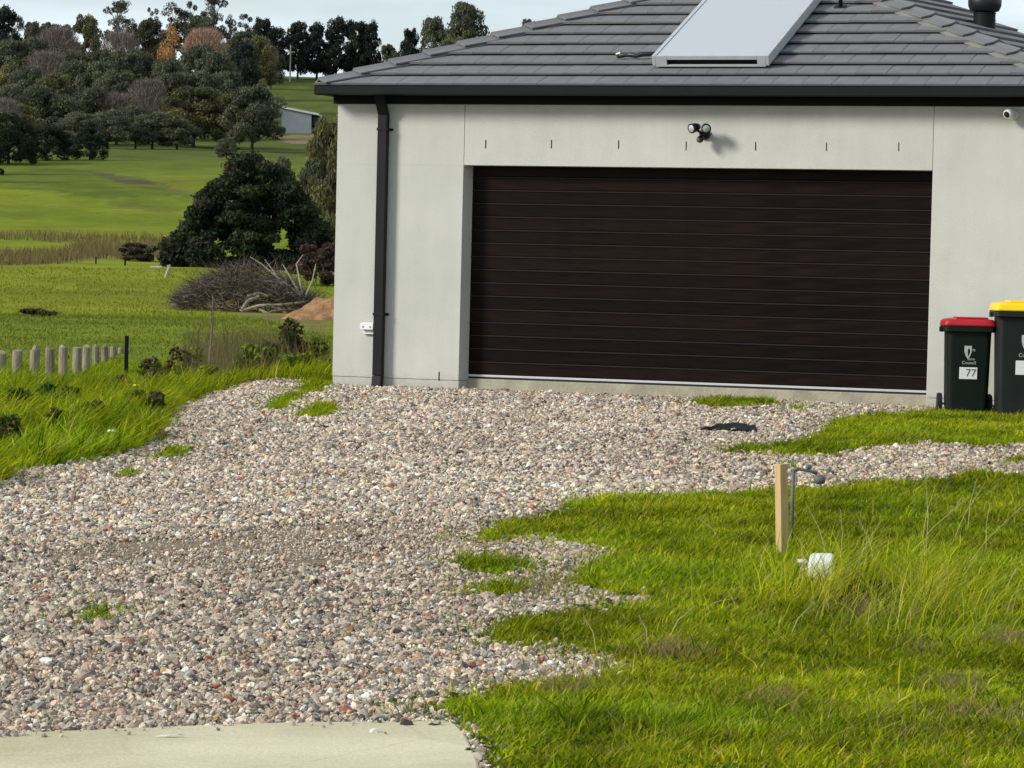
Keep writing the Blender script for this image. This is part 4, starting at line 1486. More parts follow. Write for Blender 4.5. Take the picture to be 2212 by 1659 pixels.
chunk('brick_fragment', 745, 1543, .034, 'brick', 'red brick fragment in the gravel near the slab, right of centre', 'brick piece', 1, 'broken brick bits in the gravel')
chunk('brick_fragment', 490, 1519, .036, 'brick', 'flat red brick fragment in the gravel above the concrete slab', 'brick piece', 2, 'broken brick bits in the gravel', .4)
chunk('brick_fragment', 98, 1298, .030, 'brick', 'orange brick fragment on the gravel near the left edge', 'brick piece', 3, 'broken brick bits in the gravel')
chunk('brick_fragment', 346, 1281, .032, 'brick', 'orange brick fragment above the small grass tuft in the gravel', 'brick piece', 4, 'broken brick bits in the gravel')
chunk('brick_fragment', 664, 1535, .026, 'brick', 'small dull red brick fragment left of the brighter one by the slab', 'brick piece', 5, 'broken brick bits in the gravel', .5)
chunk('brick_fragment', 995, 1490, .028, 'brick', 'red brick fragment at the tip of the lower gravel tongue', 'brick piece', 6, 'broken brick bits in the gravel', .5)
chunk('brick_fragment', 1360, 1170, .020, 'brick', 'tiny red brick fragment at the edge of the lawn', 'brick piece', 9, 'broken brick bits in the gravel', .5)
chunk('loose_stone', 22, 1608, .030, 'rockdark', 'dark stone lying on the concrete slab at the left edge', 'stone', 7, 'stones strayed onto the slab', .7, .012)
chunk('loose_stone', 876, 1578, .026, 'rockdark', 'brown stone on the far edge of the concrete slab', 'stone', 8, 'stones strayed onto the slab', .7, .012)
chunk('loose_stone', 938, 1578, .014, 'stone2' if 'stone2' in M else 'rockdark', 'small grey stone near the corner of the concrete slab', 'stone', 11, 'stones strayed onto the slab', .7, .012)
# white scrap on the slab
p = att(367, 1611)
mb = MB()
o = mb.add([(-.05, -.004, 0), (-.01, -.012, .004), (.035, .002, .010), (.05, .012, .004), (.02, .014, .006), (-.02, .006, .003)], [(0, 1, 5), (1, 2, 4, 5), (2, 3, 4)]).build('paper_scrap', M['white_plastic'], None, (p[0], p[1], PAVE_Z + .004))
so = o.modifiers.new('solid', 'SOLIDIFY'); so.thickness = .002
tag(o, 'white paper scrap lying on the concrete slab', 'litter')


# long straws, clump round the meter and dry bits
def straw_field():
    rng = np.random.default_rng(31)
    # clump of long arching grass round the meter
    c = att(1850, 1290)[:2]
    n = 3400
    a = rng.normal(0, 1, (n, 2)) * np.array([.26, .62]) + c + np.array([.14, .05])
    x, y = a[:, 0], a[:, 1]
    m0 = att(1775, 1262)[:2]
    k = ~((np.abs(x - m0[0] + .005) < .085) & (y < m0[1] + .08) & (y > m0[1] - .30) & (rng.random(n) < .88))
    k &= ~(inside(HOLLOW, x, y) & (rng.random(len(x)) < .9))
    x, y = x[k], y[k]; n = len(x)
    h = rng.uniform(.12, .36, n)
    cols = grass_cols(n, rng, x, y, (.22, .16, .22, .08, .2, .12), 1.0)
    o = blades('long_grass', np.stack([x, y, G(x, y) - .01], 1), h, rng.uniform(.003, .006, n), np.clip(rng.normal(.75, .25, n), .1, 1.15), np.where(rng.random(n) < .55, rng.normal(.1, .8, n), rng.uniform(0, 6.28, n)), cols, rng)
    tag(o, 'long arching grass clump round the water meter', 'grass', kind='stuff')
    # pale seed stalks
    L = [(1790, 1215, 1740, 1085), (1815, 1220, 1815, 1100), (1840, 1260, 1900, 1130), (2000, 1210, 2000, 1040), (1945, 1225, 2090, 1075), (1990, 1190, 2020, 1050), (2050, 1190, 2130, 1040), (2060, 1260, 2212, 1090),
         (2130, 1200, 2140, 1080), (1895, 1240, 1850, 1110), (1560, 1180, 1510, 1120), (1380, 1110, 1330, 1060), (1640, 1250, 1660, 1170), (2010, 1330, 2050, 1240), (2160, 1330, 2200, 1220), (1700, 1390, 1760, 1300), (1290, 1420, 1260, 1330),
         (1400, 1410, 1380, 1330), (1440, 1390, 1500, 1310), (1500, 1330, 1600, 1290), (2090, 1150, 2110, 1035)]
    mbs = MB()
    for i, (x0, y0, x1, y1) in enumerate(L):
        p = att(x0, y0); q = on_depth(x1 * S, y1 * S, p[1] + .05)
        d = q - p
        midp = p + d * .5 + np.array([-.012 * np.sign(d[0]), 0, .02])
        mbs.tube([p, midp, q], [.0022, .0018, .0010], 4)
        for j in range(5):
            t = .72 + .06 * j
            s0_ = p + d * t
            mbs.tube([s0_, s0_ + np.array([random.Random(i * 9 + j).uniform(-.018, .018), 0, .022])], [.0018, .0008], 3)
    o = mbs.build('seed_stalks', M['straw'])
    tag(o, 'tall pale seed stalks rising from the lawn', 'grass', kind='stuff')
    # dry patches
    xs, ys = [], []
    for (cx, cy, sx, sy, nn) in [(1440, 1425, .09, .06, 260), (2070, 1500, .07, .05, 150), (2180, 1395, .07, .07, 200), (1670, 1535, .08, .05, 170), (1990, 1420, .05, .05, 70), (1880, 1340, .12, .10, 420),
                                 (2120, 1560, .12, .06, 170), (1240, 1505, .1, .06, 120), (1900, 1600, .4, .2, 200), (1180, 1280, .08, .12, 90)]:
        c = att(cx, cy)[:2]
        q = rng.normal(0, 1, (nn, 2)) * np.array([sx, sy * 1.8]) + c
        xs.append(q[:, 0]); ys.append(q[:, 1])
    x = np.concatenate(xs); y = np.concatenate(ys)
    k = view_keep(x, y) & ~inside(PAVE, x, y)
    x, y = x[k], y[k]; n = len(x)
    cols = np.array([.36, .29, .13]) * rng.uniform(.5, 1.15, (n, 1)) * np.array([1, .92, .9])
    o = blades('dry_grass', np.stack([x, y, G(x, y) + .01], 1), rng.uniform(.05, .13, n), rng.uniform(.003, .006, n), rng.uniform(.5, 1.15, n), rng.uniform(0, 6.28, n), cols, rng)
    tag(o, 'dry straw patches in the lawn', 'grass', kind='stuff')


M['straw'] = mat_simple('straw', (.40, .37, .15), .8, .15, 30)
straw_field()


# ------------------------------------------------------------------ foliage builder
def leaf_mesh(name, pos, nrm_jit, size, cols, rng, aspect=1.6, droop=0.0, out=None):
    n = len(pos)
    a = rng.normal(0, 1, (n, 3)); a[:, 2] -= droop
    a /= np.linalg.norm(a, axis=1)[:, None]
    b = rng.normal(0, 1, (n, 3))
    if out is not None:
        b = b * nrm_jit + np.cross(a, out)
    b -= a * (a * b).sum(1)[:, None]
    b /= np.linalg.norm(b, axis=1)[:, None] + 1e-9
    s = size[:, None]
    v = np.stack([pos - a * s * aspect * .5, pos + b * s * .5, pos + a * s * aspect * .5, pos - b * s * .5], 1).reshape(-1, 3)
    i = np.arange(n) * 4
    q = np.stack([i, i + 1, i + 2, i + 3], 1)
    c = np.concatenate([np.repeat(cols, 4, 0), np.ones((4 * n, 1))], 1)
    return fast_mesh(name, v, [q], c)


def crown_points(rng, clumps, per):
    """clumps: (x,y,z,rx,ry,rz)"""
    P = []; Ci = []; O = []
    for ci, c in enumerate(clumps):
        d = rng.normal(0, 1, (per, 3)); d /= np.linalg.norm(d, axis=1)[:, None]
        r = rng.uniform(.45, 1.0, per) ** .6
        r *= 1 + .25 * rng.normal(0, .5, per)
        P.append(np.array(c[:3]) + d * r[:, None] * np.array(c[3:6])); Ci.append(np.full(per, ci)); O.append(d)
    return np.concatenate(P), np.concatenate(Ci), np.concatenate(O)


def proto(kind, seed):
    """unit tree: height 1, crown width about 1; returns crown mesh, trunk mesh"""
    rng = np.random.default_rng(seed)
    cl = []
    pal = {'gum': [(.115, .120, .072), (.085, .090, .058), (.140, .138, .080)], 'olive': [(.165, .158, .062), (.130, .128, .055), (.10, .10, .052)],
           'tallgum': [(.085, .09, .062), (.066, .074, .054), (.105, .104, .07)], 'pine': [(.030, .040, .032), (.023, .032, .028), (.040, .048, .032)],
           'bare': [(.19, .155, .13), (.15, .125, .108), (.22, .18, .15)], 'autumn': [(.42, .20, .055), (.35, .165, .05), (.47, .25, .08)],
           'pinkbare': [(.36, .225, .16), (.30, .20, .15), (.40, .26, .18)], 'conifer': [(.018, .032, .014), (.013, .024, .012), (.028, .043, .016)],
           'bright': [(.13, .15, .03), (.10, .13, .03), (.15, .16, .04)]}[kind]
    per, lsz, asp, droop = 90, .030, 1.7, .6
    limbs = []
    if kind in ('gum', 'olive', 'bright'):
        for i in range(46):
            t = rng.uniform(0, 1); a = rng.uniform(0, 6.28)
            z = .20 + .74 * t
            rad = .46 * math.sqrt(max(.05, 1 - ((t - .35) / .70) ** 2)) * rng.uniform(.35, 1.0)
            r = rng.uniform(.09, .17)
            cl.append((rad * math.cos(a), rad * math.sin(a), z, r, r, r * .62))
        per, lsz = 300, .0225
    elif kind == 'tallgum':
        for i in range(26):
            t = rng.uniform(0, 1); a = rng.uniform(0, 6.28)
            z = .34 + .62 * t
            rad = (.06 + .36 * rng.random()) * (1 - .30 * t)
            r = rng.uniform(.07, .15)
            cl.append((rad * math.cos(a), rad * math.sin(a), z, r * 1.15, r * 1.15, r * .42))
        per, lsz = 200, .018
    elif kind == 'pine':
        for i in range(54):
            t = rng.uniform(0, 1); a = rng.uniform(0, 6.28)
            z = .16 + .78 * t
            rad = .46 * (1 - .55 * t ** 1.5) * rng.uniform(.3, 1.0)
            r = rng.uniform(.08, .15)
            cl.append((rad * math.cos(a), rad * math.sin(a), z, r, r, r * .7))
        per, lsz, droop = 230, .025, 0
    elif kind == 'conifer':
        for i in range(60):
            t = rng.uniform(0, 1); a = rng.uniform(0, 6.28)
            z = .07 + .86 * t
            rad = .50 * math.sqrt(max(.02, 1 - (max(0, t - .25) / .78) ** 2)) * rng.uniform(.55, 1.0)
            r = rng.uniform(.08, .14)
            cl.append((rad * math.cos(a), rad * math.sin(a), z, r, r, r * .85))
        per, lsz, droop = 240, .021, .3
    elif kind == 'autumn':
        for i in range(26):
            t = rng.uniform(0, 1); a = rng.uniform(0, 6.28)
            z = .15 + .75 * t
            rad = .40 * math.sqrt(max(.03, 1 - ((t - .4) / .65) ** 2)) * rng.uniform(.3, 1.0)
            r = rng.uniform(.09, .16)
            cl.append((rad * math.cos(a), rad * math.sin(a), z, r, r, r))
        per, lsz = 120, .026
    if cl:
        P, Ci, O = crown_points(rng, cl, per)
        base = np.array(pal)[rng.integers(0, 3, len(cl))] * rng.uniform(.8, 1.2, (len(cl), 1))
        cols = base[Ci] * rng.uniform(.75, 1.25, (len(P), 1))
        me = leaf_mesh('crown', P, .9, lsz * rng.uniform(.6, 1.4, len(P)), cols, rng, asp, droop, O)
        me.materials.append(M['leaf'])
        limbs = [c[:3] for c in (cl if kind == 'tallgum' else cl[::3])]
    else:
        # leafless crown: a haze of fine rising twigs
        n = 5200
        a = rng.uniform(0, 6.28, n); t = rng.random(n) ** .8
        z = .22 + .70 * t
        rad = .46 * np.sqrt(np.clip(1 - ((t - .45) / .62) ** 2, .03, 1)) * np.sqrt(rng.random(n))
        P = np.stack([rad * np.cos(a), rad * np.sin(a), z], 1)
        d = np.stack([np.cos(a) * rad * 1.3, np.sin(a) * rad * 1.3, np.full(n, .55)], 1) + rng.normal(0, .22, (n, 3))
        d /= np.linalg.norm(d, axis=1)[:, None]
        ln = rng.uniform(.05, .12, n)
        s = np.cross(d, rng.normal(0, 1, (n, 3))); s /= np.linalg.norm(s, axis=1)[:, None]
        wd = rng.uniform(.0032, .0065, n)[:, None]
        v = np.stack([P - s * wd, P + s * wd, P + d * ln[:, None]], 1).reshape(-1, 3)
        i = np.arange(n) * 3
        cols = np.array(pal)[rng.integers(0, 3, n)] * rng.uniform(.75, 1.25, (n, 1))
        me = fast_mesh('crown', v, [np.stack([i, i + 1, i + 2], 1)], np.concatenate([np.repeat(cols, 3, 0), np.ones((3 * n, 1))], 1))
        me.materials.append(M['twig'])
        for i in range(9):
            aa = rng.uniform(0, 6.28); rr_ = rng.uniform(.15, .40)
            limbs.append((rr_ * math.cos(aa), rr_ * math.sin(aa), rng.uniform(.5, .9)))
    mb = MB()
    tr = .022 if kind in ('tallgum', 'gum', 'olive') else .028
    top = .80
    bend = rng.uniform(-.04, .04, 2)
    mb.tube([(0, 0, -.06), (bend[0] * .3, bend[1] * .3, .2), (bend[0], bend[1], .5), (bend[0] * .6, bend[1] * .6, top)], [tr * 1.3, tr, tr * .75, tr * .25], 7)
    for (lx_, ly_, lz_) in limbs:
        z0_ = max(.14, lz_ - .30 * rng.uniform(.6, 1.1))
        f = z0_ / .5
        mb.tube([(bend[0] * min(f, 1), bend[1] * min(f, 1), z0_), (lx_ * .5, ly_ * .5, (z0_ + lz_) * .5 + .02), (lx_, ly_, lz_)], [tr * .5, tr * .34, tr * .14], 5, caps=False)
    tm = mb.mesh('trunk', smooth=True)
    tm.materials.append(M['barkpale'] if kind in ('tallgum',) else M['bark'])
    return me, tm


PROTO = {}
def get_proto(kind, k):
    if (kind, k) not in PROTO:
        PROTO[(kind, k)] = proto(kind, 100 + 17 * k + sum(map(ord, kind)))
    return PROTO[(kind, k)]


NTREE = [0]
rtree = random.Random(77)
def tree(kind, zx, ztop, zw, Y, label, group=None, name='tree', var=None, lift=0.0, cat='tree'):
    """zx, ztop, zw: crown centre, top and width in the notes' units (1/6.48 px); Y: distance"""
    px, pt, pw = zx / 6.48, ztop / 6.48, zw / 6.48
    topp = on_depth(px, pt, Y)
    gx, gy = topp[0], topp[1]
    gz = Gs(gx, gy) - .2 + lift
    H = max(1.0, topp[2] - gz)
    Wd = pw / F_PX * Y * (1.12 if kind in ('tallgum', 'autumn', 'pinkbare', 'conifer') else 1.28)
    k = NTREE[0] % 3 if var is None else var
    NTREE[0] += 1
    cm, tm = get_proto(kind, k)
    e = empty(name, (gx, gy, gz), rtree.uniform(0, 6.28), label, cat, group)
    e.scale = (Wd, Wd, H / .97)
    link('crown', cm, None, e)
    link('trunk', tm, None, e)
    return e


SK = 'trees along the hill skyline'
WD = 'trees of the wood on the hillside'
PN = 'dark pines along the ridge'
tree('pine', 20, 60, 190, 800, 'dark tree cut by the left edge of the photo on the skyline', SK)
tree('tallgum', 95, 75, 150, 820, 'thin gum with a wispy top, second tree from the left on the skyline', SK)
tree('gum', 215, 148, 140, 800, 'small round-topped tree on the skyline, third from the left', SK)
tree('gum', 330, 150, 190, 800, 'broad dark tree on the skyline left of the pointed tree', SK)
tree('gum', 425, 165, 130, 790, 'low dark tree on the skyline touching the pointed tree', SK)
tree('olive', 555, 112, 175, 760, 'tall pointed olive-green tree rising above the left skyline', SK)
tree('tallgum', 770, 18, 250, 800, 'tall open gum with a flat umbrella top on the skyline', SK, var=0)
tree('tallgum', 860, 120, 120, 790, 'short thin gum under the flat-topped gum on the skyline', SK, var=1)
tree('tallgum', 985, 40, 110, 830, 'very sparse thin gum on the skyline between the two big gums', SK, var=2)
tree('gum', 960, 125, 190, 800, 'dark dense tree on the skyline behind the pale field patch', SK)
tree('tallgum', 1130, 15, 240, 790, 'spreading gum with a pale trunk above the orange tree', SK, var=1)
tree('tallgum', 1240, -5, 130, 800, 'narrow upright gum right of the pale-trunked gum', SK, var=2)
tree('tallgum', 1385, -40, 240, 790, 'tallest gum on the skyline, its top cut by the photo edge', SK, var=0)
tree('gum', 1300, 110, 240, 800, 'dense low gum on the skyline above the bare pinkish tree', SK)
tree('tallgum', 1490, 95, 110, 790, 'small sparse gum right of the tallest gum', SK, var=1)
tree('tallgum', 1595, 78, 150, 790, 'gum with a leaning feathery top right of the tallest gum', SK, var=2)
tree('pine', 1700, 128, 150, 780, 'cone-shaped dark tree left of the ridge pines', SK)
tree('gum', 1560, 215, 230, 770, 'dull olive tree below the feathery-topped gum', SK)
tree('pine', 1790, 190, 210, 790, 'dark cypress at the left end of the ridge pines', PN)
tree('pine', 1935, 150, 170, 800, 'ridge pine standing behind the power pole', PN)
tree('pine', 2060, 165, 190, 800, 'ridge pine just right of the power pole', PN)
tree('pine', 2185, 130, 190, 800, 'broad ridge pine in the middle of the row', PN)
tree('pine', 2310, 145, 180, 800, 'ridge pine left of the sky gap', PN)
tree('pine', 2405, 155, 150, 800, 'last ridge pine before the sky gap', PN)
tree('gum', 2520, 290, 110, 820, 'low tree in the sky gap beside the roof', SK)
tree('pine', 2660, 195, 130, 800, 'dark tree right of the sky gap', SK)
tree('gum', 2810, 120, 190, 800, 'rounded gum behind the roof hip', SK)
tree('gum', 3020, 22, 270, 790, 'tall rounded gum standing highest behind the roof hip', SK, var=1)
tree('gum', 3420, 130, 130, 820, 'treetop barely showing over the roof hip', SK)
# wood on the hillside
tree('autumn', 1125, 180, 215, 735, 'orange autumn tree on the hilltop')
tree('pinkbare', 1330, 185, 280, 755, 'pinkish-brown bare tree right of the orange tree')
tree('bare', 780, 205, 240, 700, 'pale grey leafless tree left of the pale field patch')
tree('bright', 1490, 365, 80, 640, 'small yellow-green tree among the wood', None)
WOOD = [(70, 255, 260, 690, 'gum'), (230, 250, 230, 700, 'gum'), (380, 175, 260, 730, 'bare'), (300, 330, 250, 650, 'bare'), (480, 330, 240, 660, 'gum'), (640, 330, 240, 660, 'gum'),
                            (60, 420, 250, 600, 'olive'), (180, 440, 280, 580, 'gum'), (350, 490, 260, 570, 'olive'), (500, 400, 250, 620, 'gum'), (640, 420, 260, 600, 'gum'), (800, 335, 260, 640, 'gum'),
                            (930, 340, 240, 640, 'gum'), (760, 460, 280, 580, 'gum'), (1090, 385, 260, 620, 'gum'), (1290, 300, 280, 640, 'gum'), (1420, 330, 220, 630, 'gum'), (960, 510, 240, 560, 'bare'),
                            (1150, 470, 280, 570, 'gum'), (1330, 470, 300, 570, 'gum'), (1580, 290, 210, 650, 'pine'), (1620, 400, 170, 610, 'pine'), (60, 560, 240, 500, 'gum'), (420, 620, 300, 520, 'gum'),
                            (600, 570, 280, 530, 'gum'), (760, 600, 260, 530, 'bare'), (250, 560, 260, 520, 'gum'), (1480, 480, 240, 600, 'gum'), (130, 690, 240, 480, 'olive'), (30, 640, 190, 470, 'bare'),
                            (700, 720, 260, 500, 'gum'), (520, 730, 240, 470, 'gum'), (880, 690, 240, 510, 'gum'), (1680, 250, 180, 700, 'olive'), (1760, 300, 150, 740, 'gum')]
KW = {'gum': 'grey-green gum', 'olive': 'olive-tinged gum', 'bare': 'leafless grey-brown tree', 'pine': 'dark green pine'}
ORD = ['first', 'second', 'third', 'fourth', 'fifth', 'sixth', 'seventh', 'eighth', 'ninth', 'tenth', 'eleventh', 'twelfth', 'thirteenth', 'fourteenth', 'fifteenth']
RANKS = {'upper': [], 'middle': [], 'lower': []}
for w_ in WOOD:
    RANKS['upper' if w_[1] < 345 else ('middle' if w_[1] < 520 else 'lower')].append(w_)
for rk, lst_ in RANKS.items():
    for i_, (zx, zt, zw, Y, kd) in enumerate(sorted(lst_)):
        tree(kd, zx, zt, zw, Y, '%s, %s from the left in the %s rank of the hillside wood' % (KW[kd], ORD[i_], rk), WD)
# front trees whose trunks show
tree('gum', 990, 735, 270, 505, 'round gum with a thick dark trunk at the wood\'s front edge', 'gums at the front of the wood')
tree('gum', 1150, 770, 230, 505, 'gum with twin dark trunks in the paddock, right of the thick-trunked one', 'gums at the front of the wood')
tree('olive', 1260, 575, 380, 530, 'large yellow-green gum in the middle of the wood\'s front edge', 'gums at the front of the wood')
tree('olive', 1480, 620, 260, 530, 'olive gum left of the pale-trunked gum near the shed', 'gums at the front of the wood')
tree('gum', 1640, 560, 320, 520, 'broad grey-olive gum with pale trunks left of the shed', 'gums at the front of the wood')
tree('conifer', 60, 740, 300, 375, 'very dark green tree at the left edge of the paddock', 'dark trees by the paddock')
tree('conifer', 300, 815, 300, 385, 'dark green bushy tree beside the leftmost dark tree', 'dark trees by the paddock')
tree('conifer', 585, 830, 200, 390, 'small dark round tree at the right of the dark group', 'dark trees by the paddock')
tree('gum', 420, 850, 170, 400, 'pale grey-green tree between the two dark round trees', 'dark trees by the paddock')
tree('conifer', -150, 760, 300, 345, 'dark tree mostly outside the left edge of the photo', 'dark trees by the paddock')
tree('conifer', -330, 780, 320, 320, 'dark tree just beyond the left edge of the photo', 'dark trees by the paddock')
tree('conifer', -420, 720, 330, 370, 'dark tree further beyond the left edge of the photo', 'dark trees by the paddock')
tree('olive', 2150, 800, 330, 190, 'brownish open gum half hidden by the garage wall', None)
tree('gum', 2060, 1000, 200, 230, 'low bushy tree behind the big dark shrub, near the wall', None)
tree('gum', 1840, 1020, 130, 260, 'small brownish bush on the slope below the shed', None, cat='bush', name='bush')
tree('gum', 1470, 895, 130, 430, 'low green bush in the paddock behind the dark shrub', None, cat='bush', name='bush')


# the big dark shrub
def big_shrub():
    rng = np.random.default_rng(9)
    Y = 160.0
    bx = on_depth(248, 258, Y)
    gz = Gs(bx[0], bx[1]) - .3
    mpp = Y / F_PX
    W_, H_ = 160 * mpp, (on_depth(252, 150, Y)[2] - gz)
    cl = []
    outline = [(-.50, .08), (-.48, .24), (-.36, .40), (-.30, .56), (-.18, .74), (-.04, .93), (.05, .97), (.14, .85), (.26, .72), (.36, .58), (.40, .46), (.50, .34), (.47, .16), (.36, .05)]
    oz = np.array([q[1] for q in outline]); ox_ = np.array([q[0] for q in outline])
    top_ = 6
    for i in range(300):
        while True:
            cz = rng.uniform(.03, .95)
            wz = np.interp(cz, oz[top_:][::-1], ox_[top_:][::-1]) - np.interp(cz, oz[:top_ + 1], ox_[:top_ + 1])
            if rng.random() < wz + .08: break
        xl_ = np.interp(cz, oz[:top_ + 1], ox_[:top_ + 1]); xr_ = np.interp(cz, oz[top_:][::-1], ox_[top_:][::-1])
        u_ = rng.uniform(0, 1) if rng.random() < .55 else (rng.uniform(0, .12) if rng.random() < .5 else rng.uniform(.88, 1))
        cx = xl_ + (xr_ - xl_) * u_ * .96 + .02
        r = rng.uniform(.045, .085)
        dep = .42 * math.sqrt(max(.05, 1 - (cx / .55) ** 2)) * (1 - .5 * cz)
        cl.append((cx, (-rng.uniform(.2, 1) if rng.random() < .7 else rng.uniform(0, 1)) * dep, max(cz, .06), r * 1.1, r * 1.1, r * .75))
    P, Ci, O = crown_points(rng, cl, 260)
    P = P * np.array([W_, W_, H_])
    pal = np.array([(.034, .046, .022), (.023, .033, .018), (.054, .064, .028), (.075, .064, .040)])
    base = pal[rng.choice(4, len(cl), p=[.4, .32, .2, .08])]
    cols = base[Ci] * rng.uniform(.7, 1.3, (len(P), 1))
    e = empty('shrub', (bx[0], bx[1], gz), 0, 'big dark evergreen shrub behind the brush pile', 'shrub')
    me = leaf_mesh('crown', P, .8, rng.uniform(.06, .15, len(P)), cols, rng, 2.3, .5, O * np.array([W_, W_, H_]) / W_)
    link('crown', me, M['leaf'], e)
    mb = MB()
    for i in range(9):
        a = rng.uniform(-.3, .3); b = rng.uniform(-.15, .15)
        mb.tube([(a * .2 * W_, b * W_, -.2), (a * .6 * W_, b * W_, H_ * .35), (a * .8 * W_, b * W_, H_ * .55)], [.22, .13, .04], 6)
    mb.build('trunk', M['bark'], e)


big_shrub()


# ------------------------------------------------------------------ brush pile, mound, logs
def brush_pile():
    rng = np.random.default_rng(12)
    c = att(545, 672)
    Y = c[1]; mpp = Y / F_PX
    e = empty('brush_pile', (c[0], c[1], c[2] - .05), 0, 'grey heap of cut branches in front of the dark shrub', 'brush pile')
    Wd, Ht = 142 * mpp, 48 * mpp
    n = 5200
    t = rng.uniform(-.5, .5, n); dep = rng.uniform(-.3, .3, n)
    env = np.clip(1 - (np.abs(t + .04) / .52) ** 2.2, 0, 1) * (1 - (np.abs(dep) / .4) ** 2 * .6)
    P = np.stack([t * Wd, dep * Wd, rng.random(n) ** .7 * env * Ht], 1)
    d = np.stack([rng.normal(-.25, .8, n) + t * 1.5, rng.normal(0, .5, n), rng.normal(.30, .45, n)], 1)
    d /= np.linalg.norm(d, axis=1)[:, None]
    s = np.cross(d, rng.normal(0, 1, (n, 3))); s /= np.linalg.norm(s, axis=1)[:, None]
    ln = rng.uniform(.3, 1.0, n)[:, None]; wd = rng.uniform(.008, .022, n)[:, None]
    v = np.stack([P - s * wd, P + s * wd, P + d * ln], 1).reshape(-1, 3)
    v[:, 2] = np.maximum(v[:, 2], -.1)
    i = np.arange(n) * 3
    pal = np.array([(.110, .085, .068), (.078, .060, .048), (.17, .14, .118), (.095, .062, .047)])
    cols = pal[rng.integers(0, 4, n)] * rng.uniform(.7, 1.25, (n, 1))
    me = fast_mesh('twig_mass', v, [np.stack([i, i + 1, i + 2], 1)], np.concatenate([np.repeat(cols, 3, 0), np.ones((3 * n, 1))], 1))
    o = link('twig_mass', me, M['twig'], e); o['kind'] = 'stuff'
    # single pale branches one can follow
    def loc(x2, y2, dy=0.0):
        return on_depth(x2 * S, y2 * S, Y + dy) - (c + np.array([0, 0, -.05]))
    for pts in [[(660, 660), (640, 630), (600, 600), (565, 570), (540, 555)], [(655, 655), (648, 610), (640, 570), (655, 550)], [(650, 650), (610, 615), (590, 585), (572, 560)],
                [(655, 650), (675, 605), (682, 570)], [(640, 640), (600, 620), (570, 612)], [(650, 640), (625, 595), (610, 570)]]:
        q = [loc(x, y, -.8) for x, y in pts]
        MB().tube(q, list(np.linspace(.05, .014, len(q))), 5).build('branch', M['palewood'], e)
    for pts, r, m in [([(520, 672), (560, 660), (610, 658), (660, 652)], .07, 'palewood'), ([(560, 640), (535, 650), (520, 672)], .09, 'palewood'), ([(545, 690), (590, 672), (650, 668)], .06, 'deadwood'),
                      ([(560, 668), (600, 688), (640, 694)], .05, 'palewood'), ([(600, 664), (628, 684), (648, 692)], .045, 'palewood'), ([(535, 640), (560, 634), (580, 640)], .08, 'palewood')]:
        q = [loc(x, y, -1.3) for x, y in pts]
        MB().tube(q, [r, r * .9, r * .75, r * .6][:len(q)], 6).build('log', M[m], e)


brush_pile()


def log_thing(pts, r, label, mat='palewood'):
    base = att(*pts[0])
    Y = base[1]
    q = [on_depth(x * S, y * S, Y) - base for x, y in pts]
    o = MB().tube(q, r, 7).build('log', M[mat], None, tuple(base))
    tag(o, label, 'log')


log_thing([(398, 652), (432, 656)], .10, 'pale cut log lying in the grass below the brush pile')
log_thing([(358, 600), (366, 578), (364, 572)], .09, 'short pale stump at the left end of the brush pile')
log_thing([(325, 578), (350, 577)], .07, 'pale log in the grass left of the brush pile')


def mound():
    c = att(690, 690)
    Y = c[1]; mpp = Y / F_PX
    rx = 54 * mpp; hz = 27 * mpp
    n = 40
    us = np.linspace(-1.25, 1.25, n)
    X, Yy = np.meshgrid(us, us)
    rr_ = np.sqrt(X ** 2 + Yy ** 2)
    Z = np.clip(1 - rr_, -.2, 1) * 1.0 + .10 * vnoise(X, Yy, .22, 5) + .05 * vnoise(X, Yy, .1, 6) + .06 * np.sin(14 * X + 4 * Yy)
    v = np.stack([X.ravel() * rx, Yy.ravel() * rx, np.maximum(Z.ravel(), -.25) * hz], 1)
    i = np.arange(n * n).reshape(n, n)
    q = np.stack([i[:-1, :-1], i[:-1, 1:], i[1:, 1:], i[1:, :-1]], -1).reshape(-1, 4)
    p = on_depth(710 * S, 690 * S, Y + 1)
    o = link('dirt_mound', fast_mesh('dirt_mound', v, [q]), M['mound'], None, (p[0], p[1], Gs(p[0], p[1]) - .05))
    tag(o, 'orange clay mound beside the garage wall', 'mound')


mound()


# ------------------------------------------------------------------ log posts of the old fence and pickets
posts = [4, 52, 103, 150, 191, 231, 259, 289, 315, 340, 363, 388, 408]
tops = [1060, 1052, 1047, 1046, 1042, 1042, 1040, 1040, 1040, 1042, 1045, 1048, 1052]
mp_ = {}
for i, (nx_, ty) in enumerate(zip(posts, tops)):
    Yp = 50 + i * .9 + max(0, i - 4) * .5
    p = on_depth(nx_ / 3, ty / 3, Yp)
    gz = Gs(p[0], p[1])
    wpx = [30, 30, 30, 28, 27, 27, 22, 21, 20, 19, 18, 14, 13][i] / 3
    r = wpx / F_PX * Yp * .52
    h = p[2] - gz
    rn = random.Random(i)
    mbp = MB().tube([(0, 0, -.3), (rn.uniform(-.01, .01), 0, h * .5), (rn.uniform(-.015, .015), 0, h - .01), (rn.uniform(-.015, .015), 0, h)], [r * 1.03, r, r * .97, r * .86], 12)
    o = mbp.build('log_post', M['log'], None, (p[0], p[1], gz), (0, 0, rn.uniform(0, 6)))
    ordn = ['first', 'second', 'third', 'fourth', 'fifth', 'sixth', 'seventh', 'eighth', 'ninth', 'tenth', 'eleventh', 'twelfth', 'last'][i]
    tag(o, 'weathered round log post, %s from the left in the row' % ordn, 'post', 'row of log posts behind the long grass')


